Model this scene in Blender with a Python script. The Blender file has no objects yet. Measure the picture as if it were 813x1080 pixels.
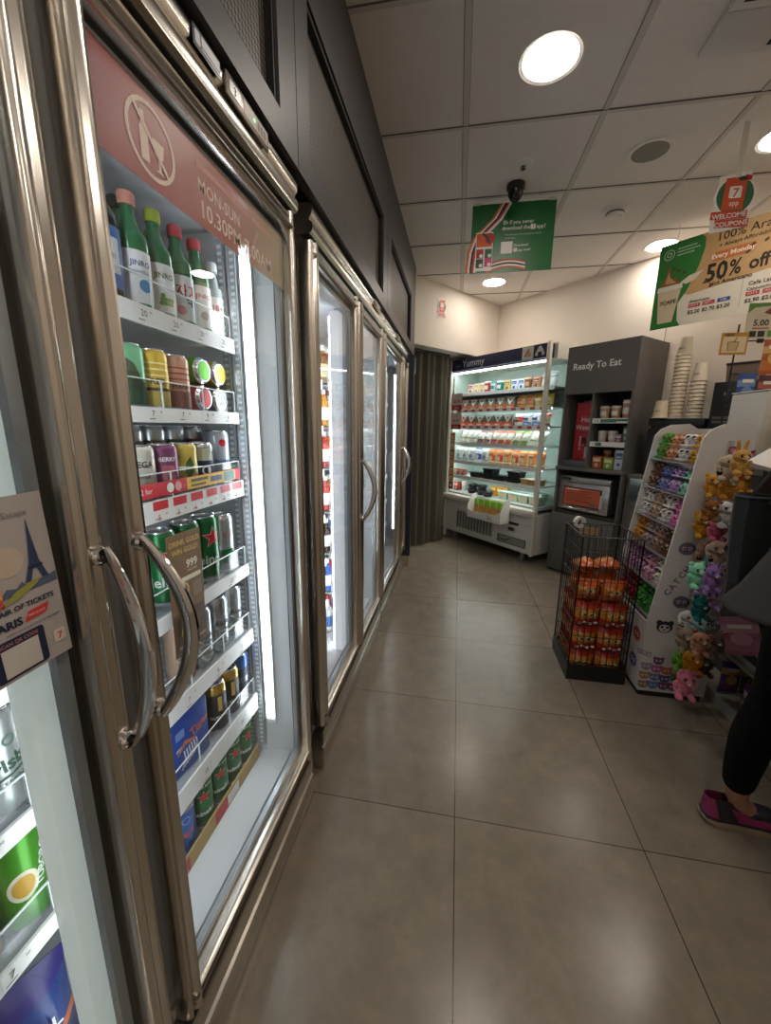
import bpy, bmesh, math, random
from mathutils import Vector, Matrix
from mathutils.geometry import tessellate_polygon
random.seed(7)
scn = bpy.context.scene
COL = scn.collection
PI = math.pi

# ------------------------------------------------------------------ materials
MATS = {}
def mat(name, col, rough=.5, metal=0., emit=0., alpha=1., noise=.06, nscale=40., bump=0., spec=.5, ecol=None):
    if name in MATS: return MATS[name]
    m = bpy.data.materials.new(name); m.use_nodes = True
    nt = m.node_tree; b = nt.nodes['Principled BSDF']
    c = (col[0], col[1], col[2], 1)
    b.inputs['Roughness'].default_value = rough
    b.inputs['Metallic'].default_value = metal
    b.inputs['Alpha'].default_value = alpha
    b.inputs['Specular IOR Level'].default_value = spec
    tc = nt.nodes.new('ShaderNodeTexCoord')
    nz = nt.nodes.new('ShaderNodeTexNoise'); nz.inputs['Scale'].default_value = nscale; nz.inputs['Detail'].default_value = 2
    nt.links.new(tc.outputs['Object'], nz.inputs['Vector'])
    mx = nt.nodes.new('ShaderNodeMixRGB'); mx.blend_type = 'MIX'
    mx.inputs[1].default_value = tuple(max(0, v*(1-noise)) for v in c[:3])+(1,)
    mx.inputs[2].default_value = tuple(min(1, v*(1+noise)) for v in c[:3])+(1,)
    nt.links.new(nz.outputs['Fac'], mx.inputs[0])
    nt.links.new(mx.outputs[0], b.inputs['Base Color'])
    if bump:
        bp = nt.nodes.new('ShaderNodeBump'); bp.inputs['Strength'].default_value = bump; bp.inputs['Distance'].default_value = .004
        nt.links.new(nz.outputs['Fac'], bp.inputs['Height']); nt.links.new(bp.outputs['Normal'], b.inputs['Normal'])
    if emit:
        b.inputs['Emission Color'].default_value = ((ecol or col)[0], (ecol or col)[1], (ecol or col)[2], 1)
        b.inputs['Emission Strength'].default_value = emit
    MATS[name] = m
    return m
def glass(name, tint=(1,1,1), refl=1.0, ior=1.45, rough=0.0, base=0.):
    if name in MATS: return MATS[name]
    m = bpy.data.materials.new(name); m.use_nodes = True
    nt = m.node_tree; nt.nodes.clear()
    o = nt.nodes.new('ShaderNodeOutputMaterial'); mx = nt.nodes.new('ShaderNodeMixShader')
    t = nt.nodes.new('ShaderNodeBsdfTransparent'); g = nt.nodes.new('ShaderNodeBsdfGlossy')
    t.inputs[0].default_value = (*tint, 1); g.inputs['Roughness'].default_value = rough
    f = nt.nodes.new('ShaderNodeLayerWeight'); f.inputs[0].default_value = .5
    pw = nt.nodes.new('ShaderNodeMath'); pw.operation = 'POWER'; pw.inputs[1].default_value = 5
    ml = nt.nodes.new('ShaderNodeMath'); ml.operation = 'MULTIPLY_ADD'; ml.inputs[1].default_value = refl; ml.inputs[2].default_value = base
    ml.use_clamp = True
    nt.links.new(f.outputs['Facing'], pw.inputs[0]); nt.links.new(pw.outputs[0], ml.inputs[0]); nt.links.new(ml.outputs[0], mx.inputs[0])
    nt.links.new(t.outputs[0], mx.inputs[1]); nt.links.new(g.outputs[0], mx.inputs[2])
    nt.links.new(mx.outputs[0], o.inputs[0])
    MATS[name] = m
    return m
def steel(name, col, rough, stretch):
    if name in MATS: return MATS[name]
    m = mat(name, col, rough, 1.0, noise=.0)
    nt = m.node_tree; b = nt.nodes['Principled BSDF']
    tc = nt.nodes.new('ShaderNodeTexCoord'); mp = nt.nodes.new('ShaderNodeMapping'); mp.inputs['Scale'].default_value = stretch
    nz = nt.nodes.new('ShaderNodeTexNoise'); nz.inputs['Scale'].default_value = 1.0; nz.inputs['Detail'].default_value = 3
    rp = nt.nodes.new('ShaderNodeMapRange'); rp.inputs[3].default_value = rough*.92; rp.inputs[4].default_value = rough*1.1
    nt.links.new(tc.outputs['Object'], mp.inputs[0]); nt.links.new(mp.outputs[0], nz.inputs['Vector'])
    nt.links.new(nz.outputs['Fac'], rp.inputs[0]); nt.links.new(rp.outputs[0], b.inputs['Roughness'])
    return m
H = lambda s: tuple(((int(s[i:i+2], 16)/255)/12.92 if int(s[i:i+2], 16)/255 <= .04045 else ((int(s[i:i+2], 16)/255+.055)/1.055)**2.4) for i in (0, 2, 4))
def C(hexs, rough=.5, metal=0., **k):
    n = f'paint_{hexs}_{int(rough*100)}_{int(metal*10)}' + ''.join(f'_{a}{v}' for a, v in sorted(k.items()))
    return mat(n, H(hexs), rough, metal, **k)

STEEL = steel('brushed_steel', (.60,.56,.50), .20, (900,900,3))
STEELH = steel('brushed_steel_rail', (.60,.565,.51), .22, (900,3,900))
CHROME = mat('chrome', (.75,.75,.76), .07, 1.0, noise=0)
ALU = steel('can_aluminium', (.80,.80,.82), .22, (20,20,200))
BLACK = C('101010', .5); RUBBER = C('0b0b0c', .7)
WHITE = C('e9e9e6', .4); INNER = mat('fridge_liner', (.74,.77,.80), .4, noise=.02)
PANE = glass('door_glass', (.96,.975,.975), .8, base=.035)
ACRYL = glass('clear_acrylic', (.97,.98,.98), .6, base=.03)
LED = mat('led_tube', (1,1,1), .4, emit=13.0, ecol=(.86,.93,1.0))

# ------------------------------------------------------------------ mesh builder
def rect(x0, y0, x1, y1): return ([(x0,y0),(x1,y0),(x1,y1),(x0,y1)], [(0,1,2,3)])
def poly(pts):
    tris = tessellate_polygon([[Vector((p[0],p[1],0)) for p in pts]])
    def ccw(t):
        a,b,c = (pts[i] for i in t)
        return t if (b[0]-a[0])*(c[1]-a[1])-(b[1]-a[1])*(c[0]-a[0]) > 0 else (t[0],t[2],t[1])
    return (list(pts), [ccw(tuple(t)) for t in tris])
def ell(cx, cy, rx, ry=None, n=24):
    ry = rx if ry is None else ry
    return ([(cx+rx*math.cos(2*PI*i/n), cy+ry*math.sin(2*PI*i/n)) for i in range(n)], [tuple(range(n))])
def ring(cx, cy, r0, r1, n=28):
    v = [(cx+r*math.cos(2*PI*i/n), cy+r*math.sin(2*PI*i/n)) for r in (r0, r1) for i in range(n)]
    return (v, [(i, n+i, n+(i+1)%n, (i+1)%n) for i in range(n)])
def star(cx, cy, r, r2=None, n=5):
    r2 = r2 or r*.42; p = []
    for i in range(2*n):
        a = PI/2+PI*i/n; q = r if i%2 == 0 else r2; p.append((cx+q*math.cos(a), cy+q*math.sin(a)))
    return poly(p)
def rrect(x0, y0, x1, y1, r, n=5):
    p = []
    for cx, cy, a0 in ((x1-r,y0+r,-PI/2),(x1-r,y1-r,0),(x0+r,y1-r,PI/2),(x0+r,y0+r,PI)):
        for i in range(n+1): a = a0+PI/2*i/n; p.append((cx+r*math.cos(a), cy+r*math.sin(a)))
    return (p, [tuple(range(len(p)))])
def strip(pts, w):
    v = []; f = []
    for i, p in enumerate(pts):
        a = pts[max(0,i-1)]; b = pts[min(len(pts)-1,i+1)]
        dx, dy = b[0]-a[0], b[1]-a[1]; l = math.hypot(dx, dy) or 1
        ww = w[i] if isinstance(w, (list,tuple)) else w
        v += [(p[0]+dy/l*ww/2, p[1]-dx/l*ww/2), (p[0]-dy/l*ww/2, p[1]+dx/l*ww/2)]
        if i: k = 2*i; f.append((k-2, k, k+1, k-1))
    return (v, f)
_TXT = {}
def text(s, size, x=0., y=0., align='L', rot=0., wide=1.0, bold=0.):
    key = (s, bold)
    if key not in _TXT:
        cu = bpy.data.curves.new('t', 'FONT'); cu.body = s; cu.size = 1; cu.resolution_u = 2; cu.offset = bold
        ob = bpy.data.objects.new('t', cu); COL.objects.link(ob)
        me = bpy.data.meshes.new_from_object(ob)
        v = [(q.co.x, q.co.y) for q in me.vertices]; f = [tuple(p.vertices) for p in me.polygons]
        bpy.data.objects.remove(ob); bpy.data.curves.remove(cu); bpy.data.meshes.remove(me)
        _TXT[key] = (v, f)
    v, f = _TXT[key]
    if not v: return ([], [])
    x0 = min(q[0] for q in v); x1 = max(q[0] for q in v)
    sh = {'L': 0, 'C': (x0+x1)/2, 'R': x1}[align]
    c, sn = math.cos(rot), math.sin(rot); o = []
    for q in v:
        a, b = (q[0]-sh)*size*wide, q[1]*size
        o.append((x+a*c-b*sn, y+a*sn+b*c))
    ff = []
    for p in f:
        a, b, d = (o[i] for i in p[:3])
        ff.append(p if (b[0]-a[0])*(d[1]-a[1])-(b[1]-a[1])*(d[0]-a[0]) > 0 else tuple(reversed(p)))
    return (o, ff)
def move(s, dx, dy, k=1., rot=0.):
    c, n = math.cos(rot), math.sin(rot)
    return ([(dx+k*(x*c-y*n), dy+k*(x*n+y*c)) for x, y in s[0]], s[1])

class MB:
    def __init__(self): self.v = []; self.f = []; self.m = []; self.s = []; self.mats = []
    def mi(self, m):
        if m not in self.mats: self.mats.append(m)
        return self.mats.index(m)
    def add(self, vs, fs, m, smooth=False):
        b = len(self.v); self.v += [tuple(v) for v in vs]; k = self.mi(m)
        for f in fs: self.f.append(tuple(b+i for i in f)); self.m.append(k); self.s.append(smooth)
        return self
    def box(self, x0, x1, y0, y1, z0, z1, m):
        v = [(x,y,z) for x in (x0,x1) for y in (y0,y1) for z in (z0,z1)]
        return self.add(v, [(0,1,3,2),(4,6,7,5),(0,4,5,1),(2,3,7,6),(0,2,6,4),(1,5,7,3)], m)
    def rbox(self, x0, x1, y0, y1, z0, z1, m, r=.005, seg=2):
        bm = bmesh.new(); bmesh.ops.create_cube(bm, size=1)
        for v in bm.verts: v.co = Vector(((x0+x1)/2+v.co.x*(x1-x0), (y0+y1)/2+v.co.y*(y1-y0), (z0+z1)/2+v.co.z*(z1-z0)))
        bmesh.ops.bevel(bm, geom=bm.edges[:], offset=r, segments=seg, profile=.5, affect='EDGES')
        bm.verts.index_update()
        self.add([v.co for v in bm.verts], [[v.index for v in f.verts] for f in bm.faces], m, True); bm.free()
        return self
    def prism(self, pts, fr, h, m, smooth=False):
        """pts in frame fr=(origin,ux,uy); extruded by vector h"""
        o, ux, uy = (Vector(a) for a in fr); h = Vector(h); n = len(pts)
        s2, tr = poly(pts)
        a = [o+ux*p[0]+uy*p[1] for p in pts]; b = [q+h for q in a]
        area = sum(pts[i][0]*pts[(i+1)%n][1]-pts[(i+1)%n][0]*pts[i][1] for i in range(n))
        flip = (area < 0) != (ux.cross(uy).dot(h) < 0)
        sides = [(i, (i+1)%n, n+(i+1)%n, n+i) for i in range(n)]
        if flip: sides = [tuple(reversed(f)) for f in sides]
        self.add(a+b, sides, m, smooth)
        up = ux.cross(uy).dot(h) > 0
        t1 = [tuple(reversed(t)) for t in tr] if up else tr
        t2 = tr if up else [tuple(reversed(t)) for t in tr]
        self.add(a, t1, m); self.add(b, t2, m)
        return self
    def tube(self, pts, r, m, n=8, closed=False, flat=None, caps=True):
        pts = [Vector(p) for p in pts]; N = len(pts); vs = []; up = None
        for i, p in enumerate(pts):
            a = pts[i-1] if (i or closed) else p; b = pts[(i+1)%N] if (i < N-1 or closed) else p
            t = (b-a).normalized()
            if up is None:
                up = Vector((0,0,1)) if abs(t.z) < .9 else Vector((0,1,0))
            e1 = (up-t*up.dot(t)).normalized(); e2 = t.cross(e1); up = e1
            rr = r[i] if isinstance(r, (list,tuple)) else r
            ra, rb = (rr, rr) if flat is None else (rr*flat[0], rr*flat[1])
            vs += [p+e1*math.cos(2*PI*k/n)*ra+e2*math.sin(2*PI*k/n)*rb for k in range(n)]
        fs = []
        for i in range(N if closed else N-1):
            j = (i+1)%N
            fs += [(i*n+k, i*n+(k+1)%n, j*n+(k+1)%n, j*n+k) for k in range(n)]
        if not closed and caps: fs += [tuple(reversed(range(n))), tuple((N-1)*n+k for k in range(n))]
        return self.add(vs, fs, m, True)
    def lathe(self, prof, m, c=(0,0,0), n=20, ax='z', mats=None):
        """prof: [(r,h)...]; mats: optional list of per-segment materials"""
        c = Vector(c)
        def P(r, h, a):
            x, y = r*math.cos(a), r*math.sin(a)
            return c+(Vector((x,y,h)) if ax == 'z' else Vector((y,h,x)) if ax == 'y' else Vector((h,x,y)))
        for i in range(len(prof)-1):
            (r0,h0),(r1,h1) = prof[i], prof[i+1]; mm = mats[i] if mats else m
            A = [P(r0,h0,2*PI*k/n) for k in range(n)]; B = [P(r1,h1,2*PI*k/n) for k in range(n)]
            if r0 < 1e-6: self.add([A[0]]+B, [(0,1+(k+1)%n,1+k) for k in range(n)], mm, True)
            elif r1 < 1e-6: self.add(A+[B[0]], [(k,(k+1)%n,n) for k in range(n)], mm, True)
            else: self.add(A+B, [(k,(k+1)%n,n+(k+1)%n,n+k) for k in range(n)], mm, True)
        return self
    def ball(self, c, r, m, sub=2, rot=None):
        bm = bmesh.new(); bmesh.ops.create_icosphere(bm, subdivisions=sub, radius=1)
        r = (r,r,r) if not isinstance(r, (tuple,list)) else r
        R = Matrix.Rotation(rot[1], 3, rot[0]) if rot else Matrix.Identity(3)
        vs = [Vector(c)+R@Vector((v.co.x*r[0], v.co.y*r[1], v.co.z*r[2])) for v in bm.verts]
        self.add(vs, [[v.index for v in f.verts] for f in bm.faces], m, True); bm.free()
        return self
    def flat(self, shape, fr, m, lift=.0006):
        o, ux, uy = (Vector(a) for a in fr); n = ux.cross(uy).normalized()*lift
        return self.add([o+ux*x+uy*y+n for x, y in shape[0]], shape[1], m)
    def wrap(self, shape, c, r, ang, m, lift=.0005, step=.006):
        """shape wrapped on a vertical cylinder of radius r, x=arc length, y=height"""
        V = [tuple(p) for p in shape[0]]; T = []
        for f in shape[1]:
            for k in range(1, len(f)-1): T.append((f[0], f[k], f[k+1]))
        for _ in range(6):
            N = []; mid = {}; ch = False
            for a, b, d in T:
                L = [abs(V[p][0]-V[q][0]) for p, q in ((a,b),(b,d),(d,a))]
                if max(L) <= step: N.append((a,b,d)); continue
                ch = True; i = L.index(max(L)); p, q, s = ((a,b,d),(b,d,a),(d,a,b))[i]
                key = (min(p,q), max(p,q))
                if key not in mid: mid[key] = len(V); V.append(((V[p][0]+V[q][0])/2, (V[p][1]+V[q][1])/2))
                k = mid[key]; N += [(p,k,s),(k,q,s)]
            T = N
            if not ch: break
        R = r+lift; c = Vector(c)
        return self.add([c+Vector((R*math.cos(ang+x/r), R*math.sin(ang+x/r), y)) for x, y in V], T, m)
    def pillow(self, w, h, t, bands, fr=((0,0,0),(1,0,0),(0,0,1)), nx=8, nz=10, wrinkle=0., seed=0):
        """stuffed bag of width w (frame x), height h (frame y), thickness t along the normal; bands=[(v_end,mat),..]"""
        rnd = random.Random(seed); o, ux, uy = (Vector(a) for a in fr); nn = ux.cross(uy).normalized()
        for sd in (1, -1):
            vs = []
            for j in range(nz+1):
                v = j/nz; prof = max(0, math.sin(PI*min(1, max(0, (v-.06)/.88))))**.55
                for i in range(nx+1):
                    u = i/nx-.5; pu = max(0, 1-(abs(u)*2)**2.4)
                    d = t/2*prof*pu+(rnd.uniform(-1,1)*wrinkle*t if 0 < i < nx and 0 < j < nz else 0)+.0006
                    vs.append(o+ux*(u*w*(1-.05*prof))+uy*(v*h)+nn*d*sd)
            for j in range(nz):
                m = next(mm for ve, mm in bands if (j+.5)/nz <= ve)
                fs = []
                for i in range(nx):
                    a = j*(nx+1)+i; q = (a, a+1, a+nx+2, a+nx+1); fs.append(q if sd > 0 else q[::-1])
                self.add(vs, fs, m, True)
        return self
    def build(self, name, parent=None, loc=None, rotz=0., rot=None, world=False, sharp=35):
        me = bpy.data.meshes.new(name)
        off = WL.get(parent, Vector((0,0,0))) if world else (Vector(loc) if (world is None) else Vector((0,0,0)))
        rep = {}; key = {}
        for f, sm in zip(self.f, self.s):               # weld coincident points of smooth faces
            for i in f:
                if i not in rep:
                    if sm: rep[i] = key.setdefault(tuple(round(c, 6) for c in self.v[i]), i)
                    else: rep[i] = i
        F_, M_, S_ = [], [], []
        for f, mm_, sm in zip(self.f, self.m, self.s):
            g = []
            for i in f:
                k = rep[i]
                if k not in g: g.append(k)
            if len(g) > 2: F_.append(g); M_.append(mm_); S_.append(sm)
        used = sorted(set(i for f in F_ for i in f)); ix = {o: n for n, o in enumerate(used)}
        me.from_pydata([Vector(self.v[i])-off for i in used], [], [tuple(ix[i] for i in f) for f in F_])
        for m in self.mats: me.materials.append(m)
        me.polygons.foreach_set('material_index', M_); me.polygons.foreach_set('use_smooth', S_)
        if any(S_): me.set_sharp_from_angle(angle=math.radians(sharp))
        me.update()
        o = bpy.data.objects.new(name, me); COL.objects.link(o)
        if parent is not None: o.parent = parent
        if loc is not None: o.location = loc
        if rot is not None: o.rotation_euler = rot
        elif rotz: o.rotation_euler = (0,0,rotz)
        return o
WL = {}
def tag(o, label=None, cat=None, group=None, kind=None):
    if label: o['label'] = label
    if cat: o['category'] = cat
    if group: o['group'] = group
    if kind: o['kind'] = kind
    return o
def thing(name, label, cat, loc=(0,0,0), rotz=0., group=None):
    o = bpy.data.objects.new(name, None); o.empty_display_size = .1; COL.objects.link(o)
    o.location = loc; o.rotation_euler = (0,0,rotz); WL[o] = Vector(loc)
    return tag(o, label, cat, group)
def clone(o, parent=None):
    c = o.copy(); COL.objects.link(c)
    if parent is not None: c.parent = parent
    for ch in list(o.children): clone(ch, c)
    return c
class Protos:
    """first use hands out the original, later uses a copy of it and its parts"""
    def __init__(self): self.p = {}; self.u = set()
    def get(self, key, make):
        if key not in self.p: self.p[key] = make(); return self.p[key]
        o = clone(self.p[key])
        for k in list(o.keys()):
            if k in ('label','category','group'): del o[k]
        return o
PR = Protos()
def put(o, loc, rot=(0,0,0), label=None, cat=None, group=None):
    o.location = loc; o.rotation_euler = rot if isinstance(rot, (tuple,list)) else (0,0,rot)
    return tag(o, label, cat, group)
def nth(i, n, a='left'):
    b = {'left':'right','front':'back','top':'bottom'}[a]
    if n == 1: return 'only'
    if i == 0: return {'left':'leftmost','front':'front','top':'topmost'}[a]
    if i == n-1: return {'right':'rightmost','back':'rearmost','bottom':'lowest'}[b]
    w = ['first','second','third','fourth','fifth','sixth','seventh','eighth','ninth','tenth','eleventh','twelfth','thirteenth','fourteenth']
    return f'{w[i]} from the {a}' if i < (n+1)//2 else f'{w[n-1-i]} from the {b}'
def struct(o): o['kind'] = 'structure'; return o
def fr(o, ux, uy): return (o, ux, uy)

# ------------------------------------------------------------------ camera
def camera():
    f = 415.03; yaw, pit, rol = .1768, .2128, .0111
    cy, sy = math.cos(yaw), math.sin(yaw)
    fwd = Vector((-sy*math.cos(pit), cy*math.cos(pit), -math.sin(pit)))
    r = Vector((cy, sy, 0)); u = r.cross(fwd); c, s = math.cos(rol), math.sin(rol)
    r2 = r*c+u*s; u2 = -r*s+u*c
    cam = bpy.data.cameras.new('camera'); o = bpy.data.objects.new('camera', cam); COL.objects.link(o)
    cam.sensor_fit = 'VERTICAL'; cam.sensor_height = 36; cam.lens = f/1080*36; cam.clip_start = .02
    M = Matrix((r2, u2, -fwd)).transposed().to_4x4(); M.translation = (0,0,1.322)
    o.matrix_world = M; scn.camera = o
camera()
scn.view_settings.view_transform = 'Standard'; scn.view_settings.look = 'None'
scn.view_settings.gamma = 1; scn.view_settings.use_curve_mapping = False
scn.view_settings.exposure = 0.22
scn.cycles.use_denoising = True; scn.cycles.max_bounces = 8; scn.cycles.transparent_max_bounces = 16
scn.cycles.sample_clamp_indirect = 6; scn.cycles.caustics_reflective = False; scn.cycles.caustics_refractive = False
w = bpy.data.worlds.new('world'); scn.world = w; w.use_nodes = True
w.node_tree.nodes['Background'].inputs[0].default_value = (.9,.85,.8,1); w.node_tree.nodes['Background'].inputs[1].default_value = .0
# ------------------------------------------------------------------ room shell
ZC = 2.688
def floor_mat():
    m = mat('floor_porcelain', H('7a736a'), .33, noise=.0, spec=.45); nt = m.node_tree; b = nt.nodes['Principled BSDF']
    tc = nt.nodes.new('ShaderNodeTexCoord'); mp = nt.nodes.new('ShaderNodeMapping'); mp.inputs['Location'].default_value = (-.0521+.6,-1.1405+1.2,0)
    br = nt.nodes.new('ShaderNodeTexBrick'); br.offset = 0; br.squash = 1
    for k, v in (('Scale',1.0),('Mortar Size',.0018),('Mortar Smooth',.1),('Bias',0.),('Brick Width',.6),('Row Height',.6)): br.inputs[k].default_value = v
    br.inputs['Color1'].default_value = (1,1,1,1); br.inputs['Color2'].default_value = (.93,.93,.93,1); br.inputs['Mortar'].default_value = (.22,.21,.2,1)
    nt.links.new(tc.outputs['Object'], mp.inputs[0]); nt.links.new(mp.outputs[0], br.inputs['Vector'])
    n1 = nt.nodes.new('ShaderNodeTexNoise'); n1.inputs['Scale'].default_value = 9.0; n1.inputs['Detail'].default_value = 10; n1.inputs['Roughness'].default_value = .72
    nt.links.new(tc.outputs['Object'], n1.inputs['Vector'])
    r1 = nt.nodes.new('ShaderNodeValToRGB'); r1.color_ramp.elements[0].position = .3; r1.color_ramp.elements[1].position = .72
    r1.color_ramp.elements[0].color = (*H('7a7163'),1); r1.color_ramp.elements[1].color = (*H('908674'),1)
    nt.links.new(n1.outputs['Fac'], r1.inputs[0])
    mx = nt.nodes.new('ShaderNodeMixRGB'); mx.blend_type = 'MULTIPLY'; mx.inputs[0].default_value = 1
    nt.links.new(r1.outputs[0], mx.inputs[1]); nt.links.new(br.outputs['Color'], mx.inputs[2]); nt.links.new(mx.outputs[0], b.inputs['Base Color'])
    mr = nt.nodes.new('ShaderNodeMapRange'); mr.inputs[3].default_value = .17; mr.inputs[4].default_value = .31
    nt.links.new(n1.outputs['Fac'], mr.inputs[0]); nt.links.new(mr.outputs[0], b.inputs['Roughness'])
    return m
WALL = mat('wall_paint', H('e2d8cc'), .7, noise=.03, nscale=3)
CEIL = mat('ceiling_tile', H('e9e2dc'), .8, noise=.04, nscale=25)
CBAR = mat('ceiling_bar', H('cfc9c2'), .6, noise=.02); CGAP = mat('ceiling_gap', H('6e6862'), .8)
X0, X1, Y0, Y1 = -1.25, 2.75, -2.4, 6.0
struct(MB().box(X0,X1,Y0,Y1,-.1,0, floor_mat()).build('floor'))
m = MB().box(X0,X1,Y0,Y1,ZC,ZC+.08, CEIL)
x = -.0327-.6*2
while x < X1:
    if x > X0+.05: m.box(x-.012,x+.012,Y0,Y1,ZC-.003,ZC,CBAR); m.box(x-.0145,x-.012,Y0,Y1,ZC-.0012,ZC,CGAP); m.box(x+.012,x+.0135,Y0,Y1,ZC-.0012,ZC,CGAP)
    x += .6
y = 2.1971-.6*7
while y < Y1:
    if y > Y0+.05: m.box(X0,X1,y-.010,y+.010,ZC-.004,ZC,CBAR); m.box(X0,X1,y-.013,y-.010,ZC-.0045,ZC,CGAP)
    y += .6
struct(m.build('ceiling'))
K = Vector((.396,5.02,0)); P0 = Vector((1.457,3.94,0)); U = Vector((.683,-.731,0)); NB = Vector((.731,.683,0))  # along the angled wall / into it
W2 = Vector((.627,.779,0)); W2n = Vector((-.779,.627,0))
def slab(name, a, b, n, th, z0, z1, m):
    a, b, n = Vector(a), Vector(b), Vector(n)
    return struct(MB().prism([(0,0),((b-a).length,0),((b-a).length,th),(0,th)], (a+Vector((0,0,z0)), (b-a).normalized(), n), (0,0,z1-z0), m).build(name))
slab('wall_back_right', K-U*.6, P0+U*2.0, NB, .1, 0, ZC, WALL)
slab('wall_back_left', K-W2*1.42, K+W2*.05, W2n, .30, 2.1, ZC, WALL)         # lintel over the curtained recess
slab('wall_recess', K-W2*1.42+W2n*.62, K+W2*.9+W2n*.62, W2n, .1, 0, 2.1, WALL)
slab('ceiling_recess', K-W2*1.42+W2n*.30, K+W2*.9+W2n*.30, W2n, .42, 2.1, 2.16, WALL)
struct(MB().box(X0-.1,X0,Y0,Y1,0,ZC,WALL).build('wall_left'))
struct(MB().box(X1,X1+.1,Y0,Y1,0,ZC,WALL).build('wall_right'))
struct(MB().box(X0,X1,Y0-.1,Y0,0,ZC,WALL).build('wall_front'))
struct(MB().box(X0,X1,Y1,Y1+.1,0,ZC,WALL).build('wall_back'))

# dark bulkhead panels with mesh vents above the coolers
PANEL = mat('bulkhead_laminate', H('3f3d40'), .42, noise=.08, nscale=8)
def vent_mat():
    m = mat('vent_mesh', H('5a5753'), .5, .3); nt = m.node_tree; b = nt.nodes['Principled BSDF']
    tc = nt.nodes.new('ShaderNodeTexCoord'); mp = nt.nodes.new('ShaderNodeMapping'); mp.inputs['Scale'].default_value = (110,110,110)
    mp.inputs['Rotation'].default_value = (math.radians(45),0,0)
    ck = nt.nodes.new('ShaderNodeTexChecker'); ck.inputs['Scale'].default_value = 1
    ck.inputs[1].default_value = (*H('6a645c'),1); ck.inputs[2].default_value = (*H('1c1a19'),1)
    nt.links.new(tc.outputs['Object'], mp.inputs[0]); nt.links.new(mp.outputs[0], ck.inputs[0]); nt.links.new(ck.outputs[0], b.inputs['Base Color'])
    return m
VENT = vent_mat()
def bulkhead(y0, y1, v0, v1, label):
    t = thing('bulkhead_panel', label, 'panel', (-.43,(y0+y1)/2,1.957), 0, 'dark bulkhead panels above the coolers')
    z0, z1, w0, w1 = 1.957, ZC-.006, 2.022, 2.385
    m = MB()
    for a,b,c,d in ((y0,y1,z0,w0),(y0,y1,w1,z1),(y0,v0,w0,w1),(v1,y1,w0,w1)): m.box(-.455,-.43,a,b,c,d,PANEL)
    m.build('panel', t, world=True)
    g = MB(); g.box(-.463,-.456,v0,v1,w0,w1,VENT).build('mesh_vent', t, world=True)
    f = MB()
    for a,b,c,d in ((v0,v1,w0,w0+.012),(v0,v1,w1-.012,w1),(v0,v0+.012,w0+.012,w1-.012),(v1-.012,v1,w0+.012,w1-.012)): f.box(-.456,-.437,a,b,c,d,BLACK)
    f.build('vent_frame', t, world=True)
    MB().box(-.70,-.457,y0+.001,y1-.001,z1-.05,z1,PANEL).build('mounting_cleat', t, world=True)
bulkhead(-.55, 1.098, -.30, 1.0, 'dark bulkhead panel nearest the viewer, above the cooler full of bottles and beer')
bulkhead(1.102, 2.385, 1.19, 2.265, 'middle dark bulkhead panel with the longest mesh vent in full view')
bulkhead(2.389, 3.80, 2.51, 3.50, 'farthest dark bulkhead panel, ending at the sticker on the beige wall')
struct(MB().box(-1.2,-.464,-.55,3.80,2.40,2.63,BLACK).build('trim_1'))
# navy end panel closing the cooler run
NAVY = mat('navy_panel', H('20263a'), .4)
tag(MB().box(-1.15,-.405,3.605,3.64,.11,1.935,NAVY).box(-1.15,-.41,3.64,3.80,1.80,1.934,NAVY).box(-1.15,-.415,3.60,3.645,0,.11,STEEL).build('end_panel'),
    'tall navy end panel beside the farthest cooler, next to the curtain', 'panel')

# ------------------------------------------------------------------ ceiling fittings
LAMP = mat('downlight_diffuser', (1,1,1), .4, emit=50., ecol=(1.0,.91,.81))
RIM = C('e8e4de', .4)
def downlight(x, y, label, grp='round ceiling downlights', r=.098):
    def mk():
        t = thing('downlight', '', 'ceiling light')
        MB().lathe([(r,0),(r+.016,-.004),(r+.018,0)], RIM, n=40).build('rim', t)
        MB().lathe([(0,-.0015),(r,-.0015)], LAMP, n=40).build('diffuser', t)
        MB().lathe([(r+.004,0),(r+.004,.06),(0,.06)], RIM, n=40).build('housing', t)
        return t
    put(PR.get('downlight', mk), (x,y,ZC-.0005), 0, label, 'ceiling light', grp)
downlight(.274,1.893, 'largest bright round downlight near the top of the photo')
downlight(.268,4.27, 'round downlight behind the green hanging poster, at the far end of the ceiling')
downlight(1.45,3.66, 'round downlight just behind the top left corner of the coffee banner')
downlight(1.467,2.50, 'round downlight cut off by the right edge of the photo')
for i, (x, y) in enumerate(((.274,-.5),(1.467,-.5),(1.467,-1.7),(.274,-1.7))):  # downlights out of view, added to brighten the room
    downlight(x, y, ['added unseen downlight overhead behind the viewer on the left','added unseen downlight overhead behind the viewer on the right','added unseen downlight by the front wall on the right','added unseen downlight by the front wall on the left'][i], 'unseen downlights added to brighten the room')
for x, y, s_ in ((.274,.70,'added unseen downlight directly above the viewer'),(2.36,1.30,'added unseen downlight above the checkout counter'),(2.36,2.50,'added unseen downlight at the far end above the checkout counter')):  # further unseen downlights put in as fill for floor and ceiling
    downlight(x, y, s_, 'unseen downlights added to brighten the room')
t = thing('ceiling_speaker', 'flat round grey ceiling speaker right of the largest downlight', 'speaker', (.878,2.505,ZC))
MB().lathe([(.082,-.006),(.098,-.007),(.106,0)], RIM, n=36).build('rim', t)
MB().lathe([(0,-.008),(.083,-.006)], C('8e8a80', .7, nscale=600, noise=.3), n=36).build('grille', t)
t = thing('smoke_detector', 'small round white smoke detector on the ceiling tile left of the coupon sign', 'smoke detector', (.915,3.062,ZC))
MB().lathe([(0,-.045),(.04,-.044),(.05,-.036),(.052,-.018),(.076,-.012),(.08,0)], RIM, n=32).build('housing', t)
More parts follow.
